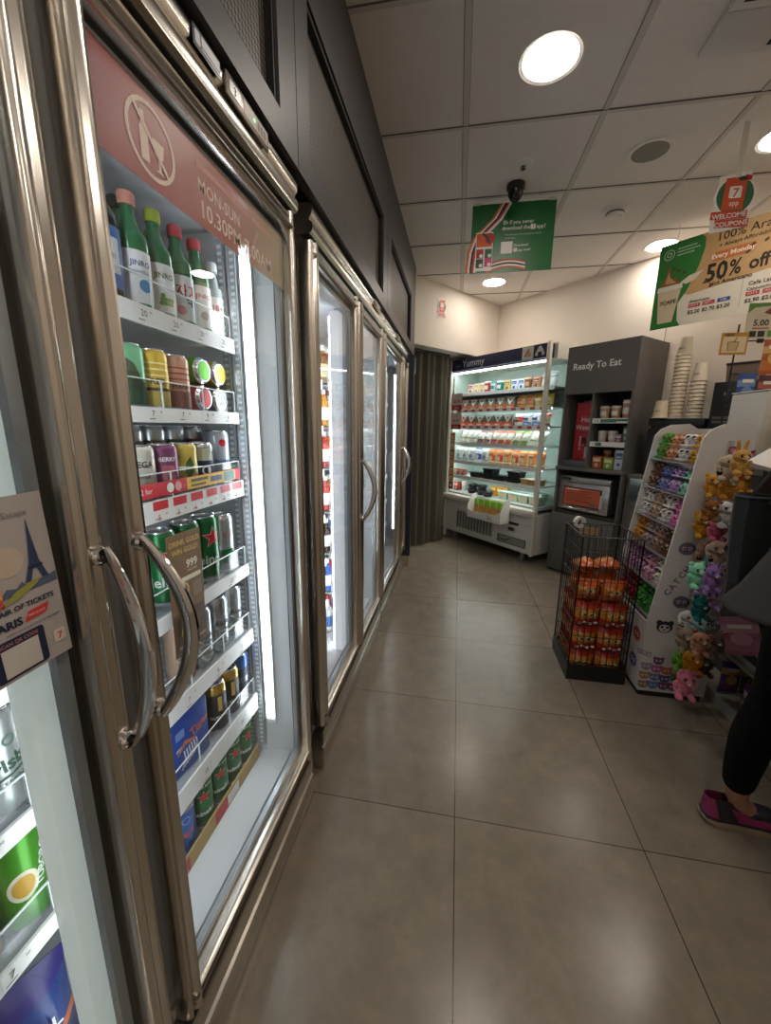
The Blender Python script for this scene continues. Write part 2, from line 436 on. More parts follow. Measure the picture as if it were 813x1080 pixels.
MB().lathe([(.0515,-.030),(.054,-.026),(.0525,-.02)], C('6d6a66', .6), n=32).build('sensing_slot', t)
MB().ball((.03,-.02,-.045), .004, C('aa2020', .3)).build('indicator', t)
t = thing('sprinkler', 'white round sprinkler plate on the ceiling above the black camera', 'sprinkler', (.271,2.505,ZC))
MB().lathe([(0,-.010),(.03,-.010),(.05,-.004),(.052,0)], RIM, n=28).build('escutcheon', t)
m = MB().lathe([(0,-.030),(.012,-.028),(.007,-.022),(.006,-.010)], C('555555', .3, .9), n=14)
m.tube([(-.012,0,-.01),(-.014,0,-.022),(-.003,0,-.03)], .0016, C('555555', .3, .9)).tube([(.012,0,-.01),(.014,0,-.022),(.003,0,-.03)], .0016, C('555555', .3, .9)).build('head', t)
t = thing('dome_camera', 'black dome security camera hanging above the green poster', 'security camera', (.258,2.69,ZC))
DK = C('17171c', .18)
MB().lathe([(.0,-.032),(.044,-.032),(.050,-.024),(.050,0)], C('1d1d20', .4), n=28).build('base', t)
MB().lathe([(0,-.088),(.016,-.084),(.030,-.072),(.040,-.054),(.043,-.032)], DK, n=28).build('dome', t)
MB().lathe([(0,-.078),(.010,-.078),(.012,-.066),(.012,-.05)], C('060608', .1), c=(.006,-.022,-.002), n=14).build('lens', t)
t = thing('air_conditioner', 'square white ceiling cassette air conditioner in the top right corner', 'air conditioner', (1.28,1.485,ZC))
CAS = C('d3cdc6', .45)
m = MB(); bm_o = .475
for a,b,c,d in ((-.475,.475,.30,.475),(-.475,.475,-.475,-.30),(-.475,-.30,-.30,.30),(.30,.475,-.30,.30)): m.rbox(a,b,c,d,-.022,0,CAS,.006)
m.build('fascia', t)
g = MB()
for i in range(13): g.box(-.27+i*.045-.017,-.27+i*.045+.017,-.29,.29,-.020,-.012,CAS)
for a,b,c,d in ((-.3,.3,.29,.3),(-.3,.3,-.3,-.29)): g.box(a,b,c,d,-.021,0,CAS)
g.box(-.3,.3,-.3,.3,-.006,-.003,C('57534e', .8)); g.build('intake_grille', t)
for k in range(4):
    f = MB().rbox(-.25,.25,.375,.43,-.034,-.024,C('bdb6ae', .4),.004); f.box(-.27,.27,.355,.445,-.0232,-.0222,C('28262a', .8))
    f.build('louvre', t, rotz=k*PI/2)

# hanging green poster
def poster_green():
    t = thing('hanging_poster', 'green hanging poster about downloading an app, below the black dome camera', 'poster', (.27,2.85,2.29))
    W, Hh = .495, .385; G0 = H('175f35')
    G = mat('poster_green', H('1d6b34'), .35, noise=.25, nscale=5); m = MB().box(-.2475,.2475,-.0015,.0015,0,Hh,G)
    F = fr((-.2475,-.0015,0),(1,0,0),(0,0,1)); L = .0006
    w_, o_, r_, k_ = C('f4f1ea'), C('e2662c'), C('c63a2a'), C('24180f')
    def band(path, cols, wd):
        for i, c in enumerate(cols):
            m.flat(strip([(p[0]+(i-len(cols)/2)*wd*.9, p[1]) for p in path], wd), F, c, L+.0001*i)
    band([(.21,.384),(.16,.30),(.10,.245),(.05,.20),(.02,.12),(.012,.03),(.012,.005)], [o_, w_, k_, r_, w_], .014)
    s = [(.10+.24*i/12, .045+.026*math.sin(PI*i/12*.9)) for i in range(13)]
    for i, c in enumerate((r_, w_, k_, w_, o_)): m.flat(strip([(x, y-.010*i) for x, y in s], .010), F, c, L+.0001*i)
    m.flat(rrect(.03,.012,.135,.232,.008), F, w_, L*2); m.flat(rect(.034,.15,.13,.226), F, o_, L*3)
    m.flat(ell(.115,.195,.03), F, C('c2303a'), L*4); m.flat(strip([(.07,.225),(.10,.20),(.112,.17)], .014), F, C('2e4a33'), L*5)
    for (a,b,c) in ((.036,.085,'b82a2a'),(.088,.085,'2c6b45'),(.036,.03,'1f4d38'),(.088,.035,'d84a86')):
        m.flat(rect(a,b,a+.044,b+.052), F, C(c), L*3); m.flat(ell(a+.03,b+.014,.011), F, w_, L*4)
    m.flat(text('Eh if you never', .030, .19, .268, bold=.012), F, w_, L*2); m.flat(text('download the', .030, .185, .236, bold=.012), F, w_, L*2)
    m.flat(rrect(.355,.232,.384,.260,.005), F, w_, L*2); m.flat(text('7', .028, .363, .236, bold=.01), F, C('e2662c'), L*3)
    m.flat(text('app?', .030, .390, .236, bold=.012), F, w_, L*2)
    m.flat(text('You miss out on so many good rewards', .0135, .205, .205), F, C('cfe0c9'), L*2); m.flat(text('on the app!', .0135, .205, .187), F, C('cfe0c9'), L*2)
    m.flat(rrect(.185,.105,.255,.172,.004), F, w_, L*2)                 # blank code panel
    m.flat(text('Download', .020, .262, .142, bold=.012), F, w_, L*2); m.flat(rrect(.262,.112,.284,.134,.003), F, w_, L*2)
    m.flat(text('7', .02, .268, .115, bold=.01), F, C('e2662c'), L*3); m.flat(text('app now!', .020, .289, .115, bold=.012), F, w_, L*2)
    m.build('printed_panel', t)
    for x in (-.22,.22): MB().box(x-.02,x+.02,-.004,.004,Hh-.004,ZC-2.29-.004,C('d8d4cc', .3)).build('hanging_clip', t)
poster_green()

def coupon(loc, rotz, label, s=1., hang=True):
    t = thing('coupon_sign', label, 'sign', loc, rotz, None)
    w_ = C('efe9e2'); L = .0006
    out = poly([(-.075,.21),(.055,.225),(.06,.19),(.085,.15),(.088,.10),(.075,.07),(.08,-.005),(-.085,-.03),(-.095,.06),(-.075,.075),(-.09,.12),(-.078,.17)])
    pts = [(x*s, y*s) for x, y in out[0]]
    m = MB().prism(pts, ((0,.0015,0),(1,0,0),(0,0,1)), (0,-.003,0), w_); F = fr((0,-.0015,0),(s,0,0),(0,0,s))
    m.flat(ell(-.001,.125,.078), F, C('3c6a4c'), L); m.flat(poly([(-.052,.065),(.038,.068),(.042,.205),(-.048,.20)]), F, C('d2552c'), L*2)
    m.flat(poly([(.0,.20),(.03,.205),(.045,.19),(.01,.185)]), F, C('2b3a2c'), L*3); m.flat(poly([(.03,.21),(.06,.205),(.055,.185),(.035,.19)]), F, C('b52a35'), L*3)
    m.flat(rrect(-.028,.115,.024,.165,.007), F, w_, L*3); m.flat(text('7', .05, -.014, .121, bold=.02), F, C('d2552c'), L*4); m.flat(text('app', .030, -.022, .085, bold=.01), F, w_, L*3)
    for i in range(2):
        m.flat(rect(*((-.092,.028,.062,.062) if i == 0 else (-.07,-.008,.074,.026))), F, C('c9452a'), L*3)
    m.flat(text('WELCOME', .0295, -.014, .032, 'C', rot=.06, bold=.02), F, w_, L*5); m.flat(text('COUPONS', .0295, .0, -.003, 'C', rot=.06, bold=.02), F, w_, L*5)
    m.build('printed_card', t)
    if hang: MB().box(-.012*s,.012*s,-.003,.003,.2*s,ZC-loc[2]-.004,C('dcd8d0', .25)).build('hanging_strip', t)
coupon((1.217,2.36,2.27), 0, 'welcome coupons sign hanging from the ceiling above the coffee banner', .98)
q = K-W2*.98
coupon((q.x+.779*.003,q.y-.627*.003,2.40), math.atan2(.779,.627), 'welcome coupons sticker on the beige wall above the curtain', .72, False)
# ------------------------------------------------------------------ glass door coolers
SPACER = C('a9b0b6', .35, .4)
GX = -.475                                            # glass plane
RED = C('c8202c', .4); PAPER = C('e8e6e2', .6); INK = C('2a2a2c', .6); YEL = C('e0b53a', .5)
EDGE = mat('acrylic_edge', (.82,.88,.90), .2, noise=0)
STILE = [(0,0),(0,.030),(.003,.040),(.007,.046),(.011,.0475),(.015,.046),(.0185,.0415),(.0215,.0405),(.0245,.043),(.028,.0505),(.032,.054),(.036,.0545),(.040,.052),(.043,.046),(.045,.036),(.045,0)]
def door(parent, y0, y1, z0, z1, hinge_right, handle=True, sw=.045):
    """stainless framed glass door in the x plane; profile bulges toward the aisle"""
    m = MB(); xb = -.500
    pr = STILE
    for a, sgn in ((y0, 1), (y1, -1)):
        m.prism([(p[0]*sw/.045, p[1]) for p in pr], ((xb, a, z0), (0,sgn,0), (1,0,0)), (0,0,z1-z0), STEEL, True)
    for z, sgn in ((z0+.0005, 1), (z1-.0005, -1)):
        m.prism([(p[0], p[1]*.985) for p in pr], ((xb, y0+sw*.5, z), (0,0,sgn), (1,0,0)), (0,y1-y0-sw,0), STEELH, True)
    d = m.build('door', parent, world=True); WL[d] = WL[parent]
    g = MB().box(GX-.002,GX+.002,y0+sw-.004,y1-sw+.004,z0+.041,z1-.041,PANE).build('glass_pane', d, world=True)
    k = MB(); a, b, c, e = y0+sw, y1-sw, z0+.045, z1-.045; w = .009
    for (p,q,r,s) in ((a,a+w,c,e),(b-w,b,c,e),(a+w,b-w,c,c+w),(a+w,b-w,e-w,e)):
        k.box(GX-.014,GX-.003,p,q,r,s,BLACK)
    for (p,q,r,s) in ((a+w,a+w+.016,c+w,e-w),(b-w-.016,b-w,c+w,e-w),(a+w+.016,b-w-.016,c+w,c+w+.014),(a+w+.016,b-w-.016,e-w-.014,e-w)):
        k.box(GX-.016,GX-.0035,p,q,r,s,SPACER)
    k.build('gasket', d, world=True)
    if handle:
        yh = y1-.018 if hinge_right is False else y0+.018
        sg = -1 if hinge_right is False else 1
        pts = []; rr = []
        for i in range(21):
            u = i/20; s = math.sin(PI*u)
            pts.append((-.450+.006+.056*s**.85, yh+sg*(-.004+.014*s), 1.162-.292*u)); rr.append(.0075+.0035*s)
        h = MB().tube(pts, rr, CHROME, 12, flat=(1.15,.62))
        h.lathe([(.013,0),(.013,.012),(.010,.016)], CHROME, (-.458,yh,1.155), 14, 'x').lathe([(.013,0),(.013,.012),(.010,.016)], CHROME, (-.458,yh,.877), 14, 'x')
        h.build('handle', d, world=True)
    return d
def price_rail(parent, y0, y1, z, x, h=.038, tickets=(), promo=False):
    """white rail on the shelf front; tickets = [(y, text)]"""
    m = MB().box(x-.006,x,y0,y1,z-h,z,WHITE)
    F = fr((x,0,z-h),(0,1,0),(0,0,1))
    for yy, s in tickets:
        m.flat(rect(yy-.022,.003,yy+.022,h-.003), F, PAPER, .0006)
        if promo: m.flat(rect(yy-.022,h*.55,yy+.022,h-.002), F, RED, .0012)
        m.flat(text(s, .017, yy-.012, h*.40 if not promo else .004), F, INK if not promo else RED, .0018)
        m.flat(text('90', .007, yy+.011, h*.62 if not promo else .012), F, INK, .0018)
        m.flat(rect(yy-.018,.006,yy-.002,.0085), F, C('8a8a8c'), .0012)
    return m.build('price_rail', parent, world=True)
def shelf(parent, y0, y1, z, xf=-.613, xb=-1.08, rail=.038, guard=.055, tickets=(), promo=False, wires=True):
    m = MB().box(xb,xf-.008,y0,y1,z-.010,z-.006,C('c8ccd0', .35))
    if wires:
        n = int((xf-xb)/.03)
        for i in range(n): m.box(xb+.01+i*.03, xb+.014+i*.03, y0, y1, z-.006, z, C('d6dadd', .3))
    s = m.build('shelf', parent, world=True); WL[s] = WL[parent]
    price_rail(s, y0, y1, z+.004, xf, rail, tickets, promo)
    if guard:
        g = MB().box(xf-.010,xf-.0075,y0+.004,y1-.004,z+.001,z+guard,ACRYL).box(xf-.0102,xf-.0073,y0+.004,y1-.004,z+guard,z+guard+.0022,EDGE)
        n = max(1, round((y1-y0)/.13))
        for i in range(n+1):
            yy = y0+.006+(y1-y0-.012)*i/n; g.box(xf-.0104,xf-.0071,yy-.001,yy+.001,z+.001,z+guard,EDGE)
        g.build('shelf_guard', s, world=True)
    return s
def led(parent, x0, x1, y0, y1, z0, z1, face):
    """lamp housing with its glowing face toward 'face' (-y, +y)"""
    m = MB().box(x0-.003,x1+.003,y0+(.004 if face == '-y' else 0),y1-(.004 if face == '+y' else 0),z0-.02,z1+.02,WHITE)
    l = m.build('lamp_housing', parent, world=True); WL[l] = WL[parent]
    g = MB(); yy = y0 if face == '-y' else y1-.004
    g.rbox(x0,x1,yy,yy+.004,z0,z1,LED,.0015).build('lamp_tube', l, world=True)
def standard(parent, x, y, z0, z1, dirn=-1):
    m = MB().box(x-.010,x+.010,y-.003,y+.003,z0,z1,C('b9c0c6', .3, .5))
    d = MB(); n = int((z1-z0)/.0165)
    for i in range(n):
        z = z0+.01+i*.0165; m.box(x-.005,x+.005,y+dirn*.0036-.0006,y+dirn*.0036+.0006,z,z+.0075,C('f6f8fa', .3))  # bright white tabs paint the light showing in the slots
    m.build('shelf_standard', parent, world=True)
def cooler(name, label, y0, y1, doors, lamps, ctrl=None, plate=None, mull=()):
    t = thing(name, label, 'refrigerator', (-.80,(y0+y1)/2,0), 0, 'glass door coolers along the left wall')
    zt = 1.885; w = .04; m = MB()
    m.box(-1.18,-1.14,y0,y1,.10,zt,INNER); m.box(-1.14,-.505,y0,y0+w,.10,zt,INNER); m.box(-1.14,-.505,y1-w,y1,.10,zt,INNER)
    m.box(-1.14,-.505,y0+w,y1-w,zt-.06,zt,INNER); m.box(-1.14,-.505,y0+w,y1-w,.10,.212,INNER)
    m.box(-1.18,-.5045,y0-.0012,y0,.10,zt,STEEL); m.box(-1.18,-.5045,y1,y1+.0012,.10,zt,STEEL)
    for a, b in ((y0,y0+w),(y1-w,y1)): m.box(-.505,-.503,a,b,.10,zt,STEEL)
    m.box(-.505,-.503,y0+w,y1-w,.10,.19,STEELH)
    # stepped white floor lip behind the glass
    m.box(-.60,-.515,y0+w,y1-w,.212,.222,INNER)
    m.build('cabinet', t, world=True)
    r = MB().prism([(0,0),(.050,0),(.058,.006),(.061,.018),(.058,.030),(.050,.036),(.052,.042),(.058,.050),(.060,.066),(.056,.076),(.046,.080),(0,.080)], ((-.505,y0-.004,1.872),(1,0,0),(0,0,1)), (0,y1-y0+.008,0), STEELH, True)
    tr = r.build('top_rail', t, world=True); WL[tr] = WL[t]
    F = fr((-.4435,0,1.880),(0,1,0),(0,0,1))
    if plate:
        a, b = plate; p = MB().box(-.4440,-.4425,a,b,1.916,1.944,C('3c4048', .3))
        G = fr((-.4425,a,1.916),(0,1,0),(0,0,1)); lt = C('c9cdd2', .4)
        p.flat(rrect(.004,.005,.018,.023,.003), G, lt, .0006); p.flat(rrect(.021,.010,b-a-.004,.024,.002), G, lt, .0006); p.flat(rect(.021,.005,b-a-.004,.008), G, lt, .0006)
        p.build('nameplate', tr, world=True)
    if ctrl:
        a, b = ctrl; p = MB().rbox(-.446,-.4405,a,b,1.910,1.948,C('8f857a', .35, .6),.002)
        G = fr((-.4404,a,1.910),(0,1,0),(0,0,1)); W = b-a
        p.flat(rrect(W*.06,.010,W*.30,.030,.002), G, C('14161a', .2)); p.flat(text('3', .018, W*.14, .013), G, C('4a4f45'), .0012)
        p.flat(rrect(W*.36,.007,W*.95,.032,.002), G, C('a59a8c', .4))
        p.flat(ell(W*.60,.020,.0035), G, mat('green_led', (.1,.9,.3), .3, emit=1.2), .0012)
        for i in range(3): p.flat(rrect(W*(.68+.08*i),.012,W*(.73+.08*i),.027,.001), G, C('6e665d'), .0012)
        p.build('controller', tr, world=True)
    kp = MB().prism([(0,0),(.042,0),(.050,.004),(.052,.040),(.046,.050),(.046,.062),(.052,.070),(.052,.088),(.044,.094),(.044,.100),(.050,.106),(.051,.150),(.046,.158),(0,.158)], ((-.505,y0,.012),(1,0,0),(0,0,1)), (0,y1-y0,0), STEELH, True)
    kp.build('kick_plate', t, world=True)
    for yy in (y0+.08, y1-.08):
        for xx in (-.58,-1.08): MB().lathe([(.0,0),(.022,0),(.022,.008),(.010,.012),(.010,.10)], C('3a3a3c', .4, .6), (xx,yy,0), 14).build('adjustable_foot', t, world=True)
    for yy in mull: MB().box(-.56,-.505,yy-.028,yy+.028,.21,zt-.06,C('c3c8cc', .35)).build('mullion', t, world=True)
    for l in lamps: led(t, *l)
    return t
# nearest cooler
f1 = cooler('display_cooler', 'nearest stainless glass door cooler with soju bottles and beer cans inside', -.24, 1.122, None,
   [(-.588,-.562,1.062,1.074,.36,1.78,'-y'), (-.555,-.525,.475,.489,.36,1.78,'+y')], ctrl=(.79,.955), plate=(.70,.775), mull=(.446,))  # second lamp is unseen behind the stile, added to light the goods
# the left door's lamp shows its broad white diffuser side-on
l = MB().rbox(-.558,-.520,.352,.418,.215,1.80,mat('lamp_diffuser', (.84,.88,.86), .4, emit=.26, ecol=(.88,1,.95)),.006).build('lamp_housing', f1, world=True); WL[l] = WL[f1]
MB().rbox(-.565,-.5585,.36,.41,.24,1.78,mat('led_tube_dim',(1,1,1),.4,emit=3.2,ecol=(.86,.95,1.0)),.002).build('lamp_tube', l, world=True)
dA = door(f1, -.225, .430, .190, 1.862, False); dB = door(f1, .462, 1.118, .190, 1.862, True, sw=.034)
# coloured film across the top of the door glass
def film_mat():
    m = mat('printed_film', H('a8553f'), .35, noise=0); nt = m.node_tree; b = nt.nodes['Principled BSDF']
    b.inputs['Alpha'].default_value = .70
    tc = nt.nodes.new('ShaderNodeTexCoord'); sx = nt.nodes.new('ShaderNodeSeparateXYZ'); cr = nt.nodes.new('ShaderNodeValToRGB'); mr = nt.nodes.new('ShaderNodeMapRange')
    mr.inputs[1].default_value = .076; mr.inputs[2].default_value = .622                  # colour run along the film: brick red to sand
    nt.links.new(tc.outputs['Object'], sx.inputs[0]); nt.links.new(sx.outputs['Y'], mr.inputs[0]); nt.links.new(mr.outputs[0], cr.inputs[0])
    cr.color_ramp.elements[0].color = (*H('a04c42'),1); cr.color_ramp.elements[1].color = (*H('b5a98a'),1)
    e = cr.color_ramp.elements.new(.55); e.color = (*H('b06a50'),1)
    nt.links.new(cr.outputs[0], b.inputs['Base Color'])
    return m
def film(d, y0, y1):
    FM = film_mat(); tx = C('dccabb', .5)
    m = MB().box(GX+.0022,GX+.0028,y0,y1,1.672,1.797,FM); F = fr((GX+.0028,y0,1.672),(0,1,0),(0,0,1))
    m.flat(ring(.112,.062,.044,.050), F, tx); m.flat(strip([(.080,.096),(.144,.028)], .006), F, tx, .0012)
    m.flat(poly([(.088,.030),(.104,.030),(.104,.070),(.100,.078),(.100,.094),(.092,.094),(.092,.078),(.088,.070)]), F, tx)
    m.flat(poly([(.113,.070),(.138,.070),(.134,.050),(.128,.046),(.128,.032),(.136,.028),(.115,.028),(.123,.032),(.123,.046),(.117,.050)]), F, tx)
    m.flat(rect(.22,.092,.40,.102), F, C('b98674', .5)); m.flat(rect(.41,.092,.50,.102), F, C('b98674', .5))
    m.flat(text('MON-SUN', .030, .22, .056, bold=.01), F, tx); m.flat(text('10.30PM-7.00AM', .040, .22, .016, bold=.01), F, tx)
    m.build('printed_film', d, world=True)
film(dB, .506, 1.074)
SH1 = [(1.545,.036,('20','20','20','25')),(1.352,.030,('7','7','9','6')),(1.162,.046,('5','5','6','6','5','6')),(.905,.036,('31','22')),(.688,.046,('7','8','7')),(.455,.060,('35','20'))]
for i, (z, r, tk) in enumerate(SH1):
    shelf(f1, .485, 1.055, z, rail=r, guard=.058, promo=(i in (2,)), tickets=[(.69+.36*(k+.5)/len(tk), s) for k, s in enumerate(tk)])
for z, tk in ((.742,('8',)),(.532,('7',))):
    shelf(f1, -.19, .400, z, rail=.032, guard=.06, tickets=[(.33, tk[0])])
for z in (1.545,1.25,.96): shelf(f1, -.19, .400, z, rail=.032, guard=0, tickets=[(.33,'9')])
# bottom display strip in front of the floor row
m = MB().box(-.622,-.617,.49,1.052,.214,.262,C('b79a63', .6)); F = fr((-.617,0,.214),(0,1,0),(0,0,1))
m.flat(rect(.80,.004,.86,.044), F, C('c04050'), .0008); m.flat(rect(.66,.006,.69,.042), F, C('c04050'), .0008); m.flat(rect(.86,.006,.92,.040), F, PAPER, .0008)
m.build('display_strip', f1, world=True)
# red and yellow promotion strip on the third shelf's guard
m = MB().box(-.6195,-.6175,.655,1.045,1.172,1.202,C('c9323c', .5)); F = fr((-.6175,0,1.172),(0,1,0),(0,0,1))
m.flat(rect(.815,.001,1.02,.029), F, YEL, .0006); m.flat(rect(.965,.003,1.015,.027), F, C('4f7d78'), .001)
m.flat(rect(.83,.017,.895,.024), F, C('5a4a28'), .001); m.flat(rect(.83,.006,.885,.011), F, C('5a4a28'), .001); m.flat(rect(.905,.008,.955,.022), F, C('4a4a6a'), .001)
m.flat(text('2 for', .016, .675, .010, bold=.01), F, PAPER, .001); m.flat(ell(.76,.015,.011), F, PAPER, .001); m.flat(ell(.785,.015,.011), F, C('e0a0a0'), .0012)
m.build('promotion_strip', f1, world=True)
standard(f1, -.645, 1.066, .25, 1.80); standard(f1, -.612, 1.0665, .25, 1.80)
# sticker on the rear wall of the cooler
m = MB().box(-1.1395,-1.1385,1.00,1.078,1.845-.07,1.845-.02,PAPER)
m.build('rear_wall_notice', f1, world=True)
m = MB().box(-.80,-.70,1.0812,1.0818,1.70,1.755,C('c4c8cc', .6)); F = fr((-.80,1.0812,1.70),(1,0,0),(0,0,1))
m.flat(rrect(.006,.028,.026,.049,.003), F, INK); m.flat(text('Ty', .015, .009, .033), F, PAPER, .0012)
for k in range(4): m.flat(rect(.032,.042-.008*k,.085-.01*(k%2),.045-.008*k), F, INK)
m.flat(rect(.006,.010,.09,.013), F, INK); m.build('service_notice', f1, world=True)
# second and third coolers
f2 = cooler('display_cooler', 'middle stainless glass door cooler with two narrow doors and one chrome handle', 1.236, 2.395, None,
   [(-.58,-.56,2.32,2.334,.40,1.76,'-y'), (-.555,-.525,1.854,1.866,.40,1.76,'+y')], ctrl=(2.10,2.25), mull=(1.823,))  # the lamp facing +y is a hidden one, added for interior light
l = MB().rbox(-.560,-.520,1.725,1.790,.215,1.80,mat('lamp_diffuser_cool', (.82,.85,.92), .4, emit=.55, ecol=(.86,.90,1)),.006).build('lamp_housing', f2, world=True); WL[l] = WL[f2]
MB().rbox(-.567,-.5605,1.735,1.78,.24,1.78,LED,.002).build('lamp_tube', l, world=True)
door(f2, 1.245, 1.808, .19, 1.862, False, handle=False, sw=.04); door(f2, 1.838, 2.388, .19, 1.862, True, sw=.04)
for i, z in enumerate((1.52,1.32,1.12,.90,.68,.46)):
    shelf(f2, 1.29, 1.775, z, guard=.05, wires=False, tickets=[(1.70,'5')]); shelf(f2, 1.87, 2.33, z, guard=.05, wires=False, tickets=[(1.95,'6'),(2.1,'4'),(2.25,'5')])
f3 = cooler('display_cooler', 'farthest stainless glass door cooler, next to the navy end panel', 2.42, 3.597, None,
   [(-.56,-.535,2.95,2.962,.40,1.76,'-y'), (-.56,-.535,3.50,3.512,.40,1.76,'-y')], ctrl=(2.85,3.0))
door(f3, 2.428, 3.26, .19, 1.862, False); door(f3, 3.275, 3.592, .19, 1.862, True)
for i, z in enumerate((1.52,1.32,1.12,.90,.68,.46)):
    shelf(f3, 2.48, 3.54, z, guard=.05, wires=False, tickets=[(3.25,'5'),(3.4,'4')])

# paper advertisement on the left door's glass
def paris():
    t = thing('advertisement', 'paper advertisement with a tower and bottles stuck on the nearest cooler door', 'poster', (GX+.004,.27,1.04))
    W, Hh = .215, .203; m = MB().box(-.0006,.0006,.106-W,.106,0,Hh,C('b3aaa5', .6)); F = fr((.0006,.106-W,0),(0,1,0),(0,0,1)); L = .0005
    nv = C('1d2440', .6)
    m.flat(ell(.166,.133,.017), F, C('c6b3a0', .6), L)
    tw = [(.150,.092),(.158,.092),(.1635,.108),(.169,.108),(.1745,.092),(.183,.092),(.174,.118),(.1705,.150),(.1685,.168),(.1678,.178),(.1670,.178),(.1662,.168),(.1645,.150),(.160,.118)]
    T = lambda q: [((x-.1667)*.78+.1925, (z-.092)*.82+.104) for x, z in q]
    m.flat(poly(T(tw)), F, C('33405e', .6), L*2); m.flat(poly(T([(.157,.110),(.1775,.110),(.1775,.113),(.157,.113)])), F, nv, L*3)
    m.flat(poly([(.15,.094),(.214,.094),(.214,.106),(.206,.104),(.203,.108),(.198,.103),(.18,.102),(.176,.107),(.170,.101),(.160,.104)]), F, C('57627c', .6), L)
    m.flat(poly([(.15,.086),(.168,.089),(.190,.099),(.196,.105),(.184,.104),(.166,.098)]), F, C('9a9a4a', .6), L*3)
    for x, c in ((.126,'d0694e'),(.144,'c2564a')):
        b = [(-.010,0),(.010,0),(.010,.048),(.004,.062),(.004,.078),(-.004,.078),(-.004,.062),(-.010,.048)]
        m.flat(move(poly(b), x, .086), F, C(c, .5), L*3); m.flat(rect(x-.0045,.160,x+.0045,.165), F, C('e0c8a0'), L*4); m.flat(rect(x-.010,.112,x+.010,.116), F, C('8c3d34'), L*4)
        m.flat(rect(x-.010,.096,x+.010,.110), F, C('d8a05a'), L*4)
    m.flat(text('PAIR OF TICKETS', .0082, .206, .077, 'R', bold=.03), F, nv, L*2); m.flat(text('PARIS', .0128, .168, .0600, 'R', bold=.04), F, nv, L*2)
    m.flat(poly([(.170,.060),(.194,.062),(.199,.073),(.175,.071)]), F, C('cf3f35'), L*2); m.flat(text('FREE FLIGHT', .0034, .174, .065), F, PAPER, L*3)
    m.flat(text('EVERY PACK & BOTTLE OF WINNERS', .0035, .208, .0525, 'R'), F, nv, L*2)
    m.flat(text('A Sweet Escape', .0095, .196, .180, 'R'), F, C('7d7472'), L*2)
    m.flat(rrect(.132,.004,.187,.0495,.004), F, nv, L*2); m.flat(text('SCAN QR CODE', .0056, .1595, .0425, 'C', bold=.01), F, C('c8807a'), L*3); m.flat(rect(.140,.007,.179,.040), F, C('c9c3ba'), L*3)
    m.flat(rrect(.196,.018,.210,.034,.003), F, C('d9c8ba'), L*2); m.flat(text('7', .012, .200, .0215, bold=.02), F, C('c8463a'), L*3)
    m.build('printed_sheet', t, rot=(math.radians(2.0),0,0))
paris()
# ------------------------------------------------------------------ drinks
def paint(h, metal=.35, rough=.28): return C(h, rough, metal, noise=.02)
def can_body(m, r, h, bands):
    """bands=[(top fraction of the straight wall, material)]"""
    z0, z1 = h*.06, h*.90
    m.lathe([(0,h*.03),(r*.62,h*.03),(r*.72,0),(r*.80,0),(r*.97,z0*.8),(r,z0)], ALU, n=28)
    prev = z0; prof = [(r,z0)]; mm = []
    for f, c in bands: prof.append((r, z0+(z1-z0)*f)); mm.append(c)
    m.lathe(prof, None, n=28, mats=mm)
    m.lathe([(r,z1),(r*.96,h*.945),(r*.86,h*.978)], bands[-1][1], n=28)
    m.lathe([(r*.86,h*.978),(r*.86,h*.992),(r*.83,h),(r*.79,h)], ALU, n=28)
def can(key, r, h, bands, deco=None, name='beer_can'):
    def mk():
        m = MB(); can_body(m, r, h, bands)
        if deco: deco(m, r, h)
        o = m.build(name)
        l = MB().lathe([(r*.79,h),(r*.76,h*.975),(0,h*.975)], ALU, n=24)
        l.flat(rrect(-.004,-.003,.016,.009-.001,.004), fr((0,0,h*.975),(1,0,0),(0,1,0)), CHROME, .002)
        l.build('lid', o); return o
    return PR.get('can'+key, mk)
A0 = -.50                                             # labels turn toward the aisle
def t_(s, size, dy, col, align='C', rot=0., bold=.02, ang=A0, x=0.): return lambda m, r, h: m.wrap(text(s, size, x, dy*h, align, rot, bold=bold), (0,0,0), r, ang, col)
def multi(*fs): return lambda m, r, h: [f(m, r, h) for f in fs]
WH = C('f2f2ee', .4); SIL = paint('c4c6c8', .7, .25); DKB = C('1b2238', .35); GRN = paint('1c6a38'); REDC = paint('b5242c')
def heine(m, r, h):
    w_ = WH
    for a in (A0, A0+2.4, A0-2.2):
        m.wrap(star(0,h*.66,.017*1.15,.0072), (0,0,0), r, a, C('e8c8c0'), .0004); m.wrap(star(0,h*.66,.017,.007), (0,0,0), r, a, RED, .0009)
        m.wrap(text('Heineken', .020, 0, h*.30, 'C', bold=.02), (0,0,0), r, a, w_); m.wrap(text('LAGER BEER', .009, 0, h*.84, 'C', bold=.01), (0,0,0), r, a, w_)
        m.wrap(rect(-.02,h*.14,.02,h*.16), (0,0,0), r, a, SIL)
def green_can(): return can('green', .0325, .160, [(.05,SIL),(1,GRN)], heine)
def label(s): return s
def place(o, x, y, z, lab, cat='drink can', grp=None, rz=0.): return put(o, (x-.0035,y,z+.0012), (0,0,rz), lab, cat, grp)

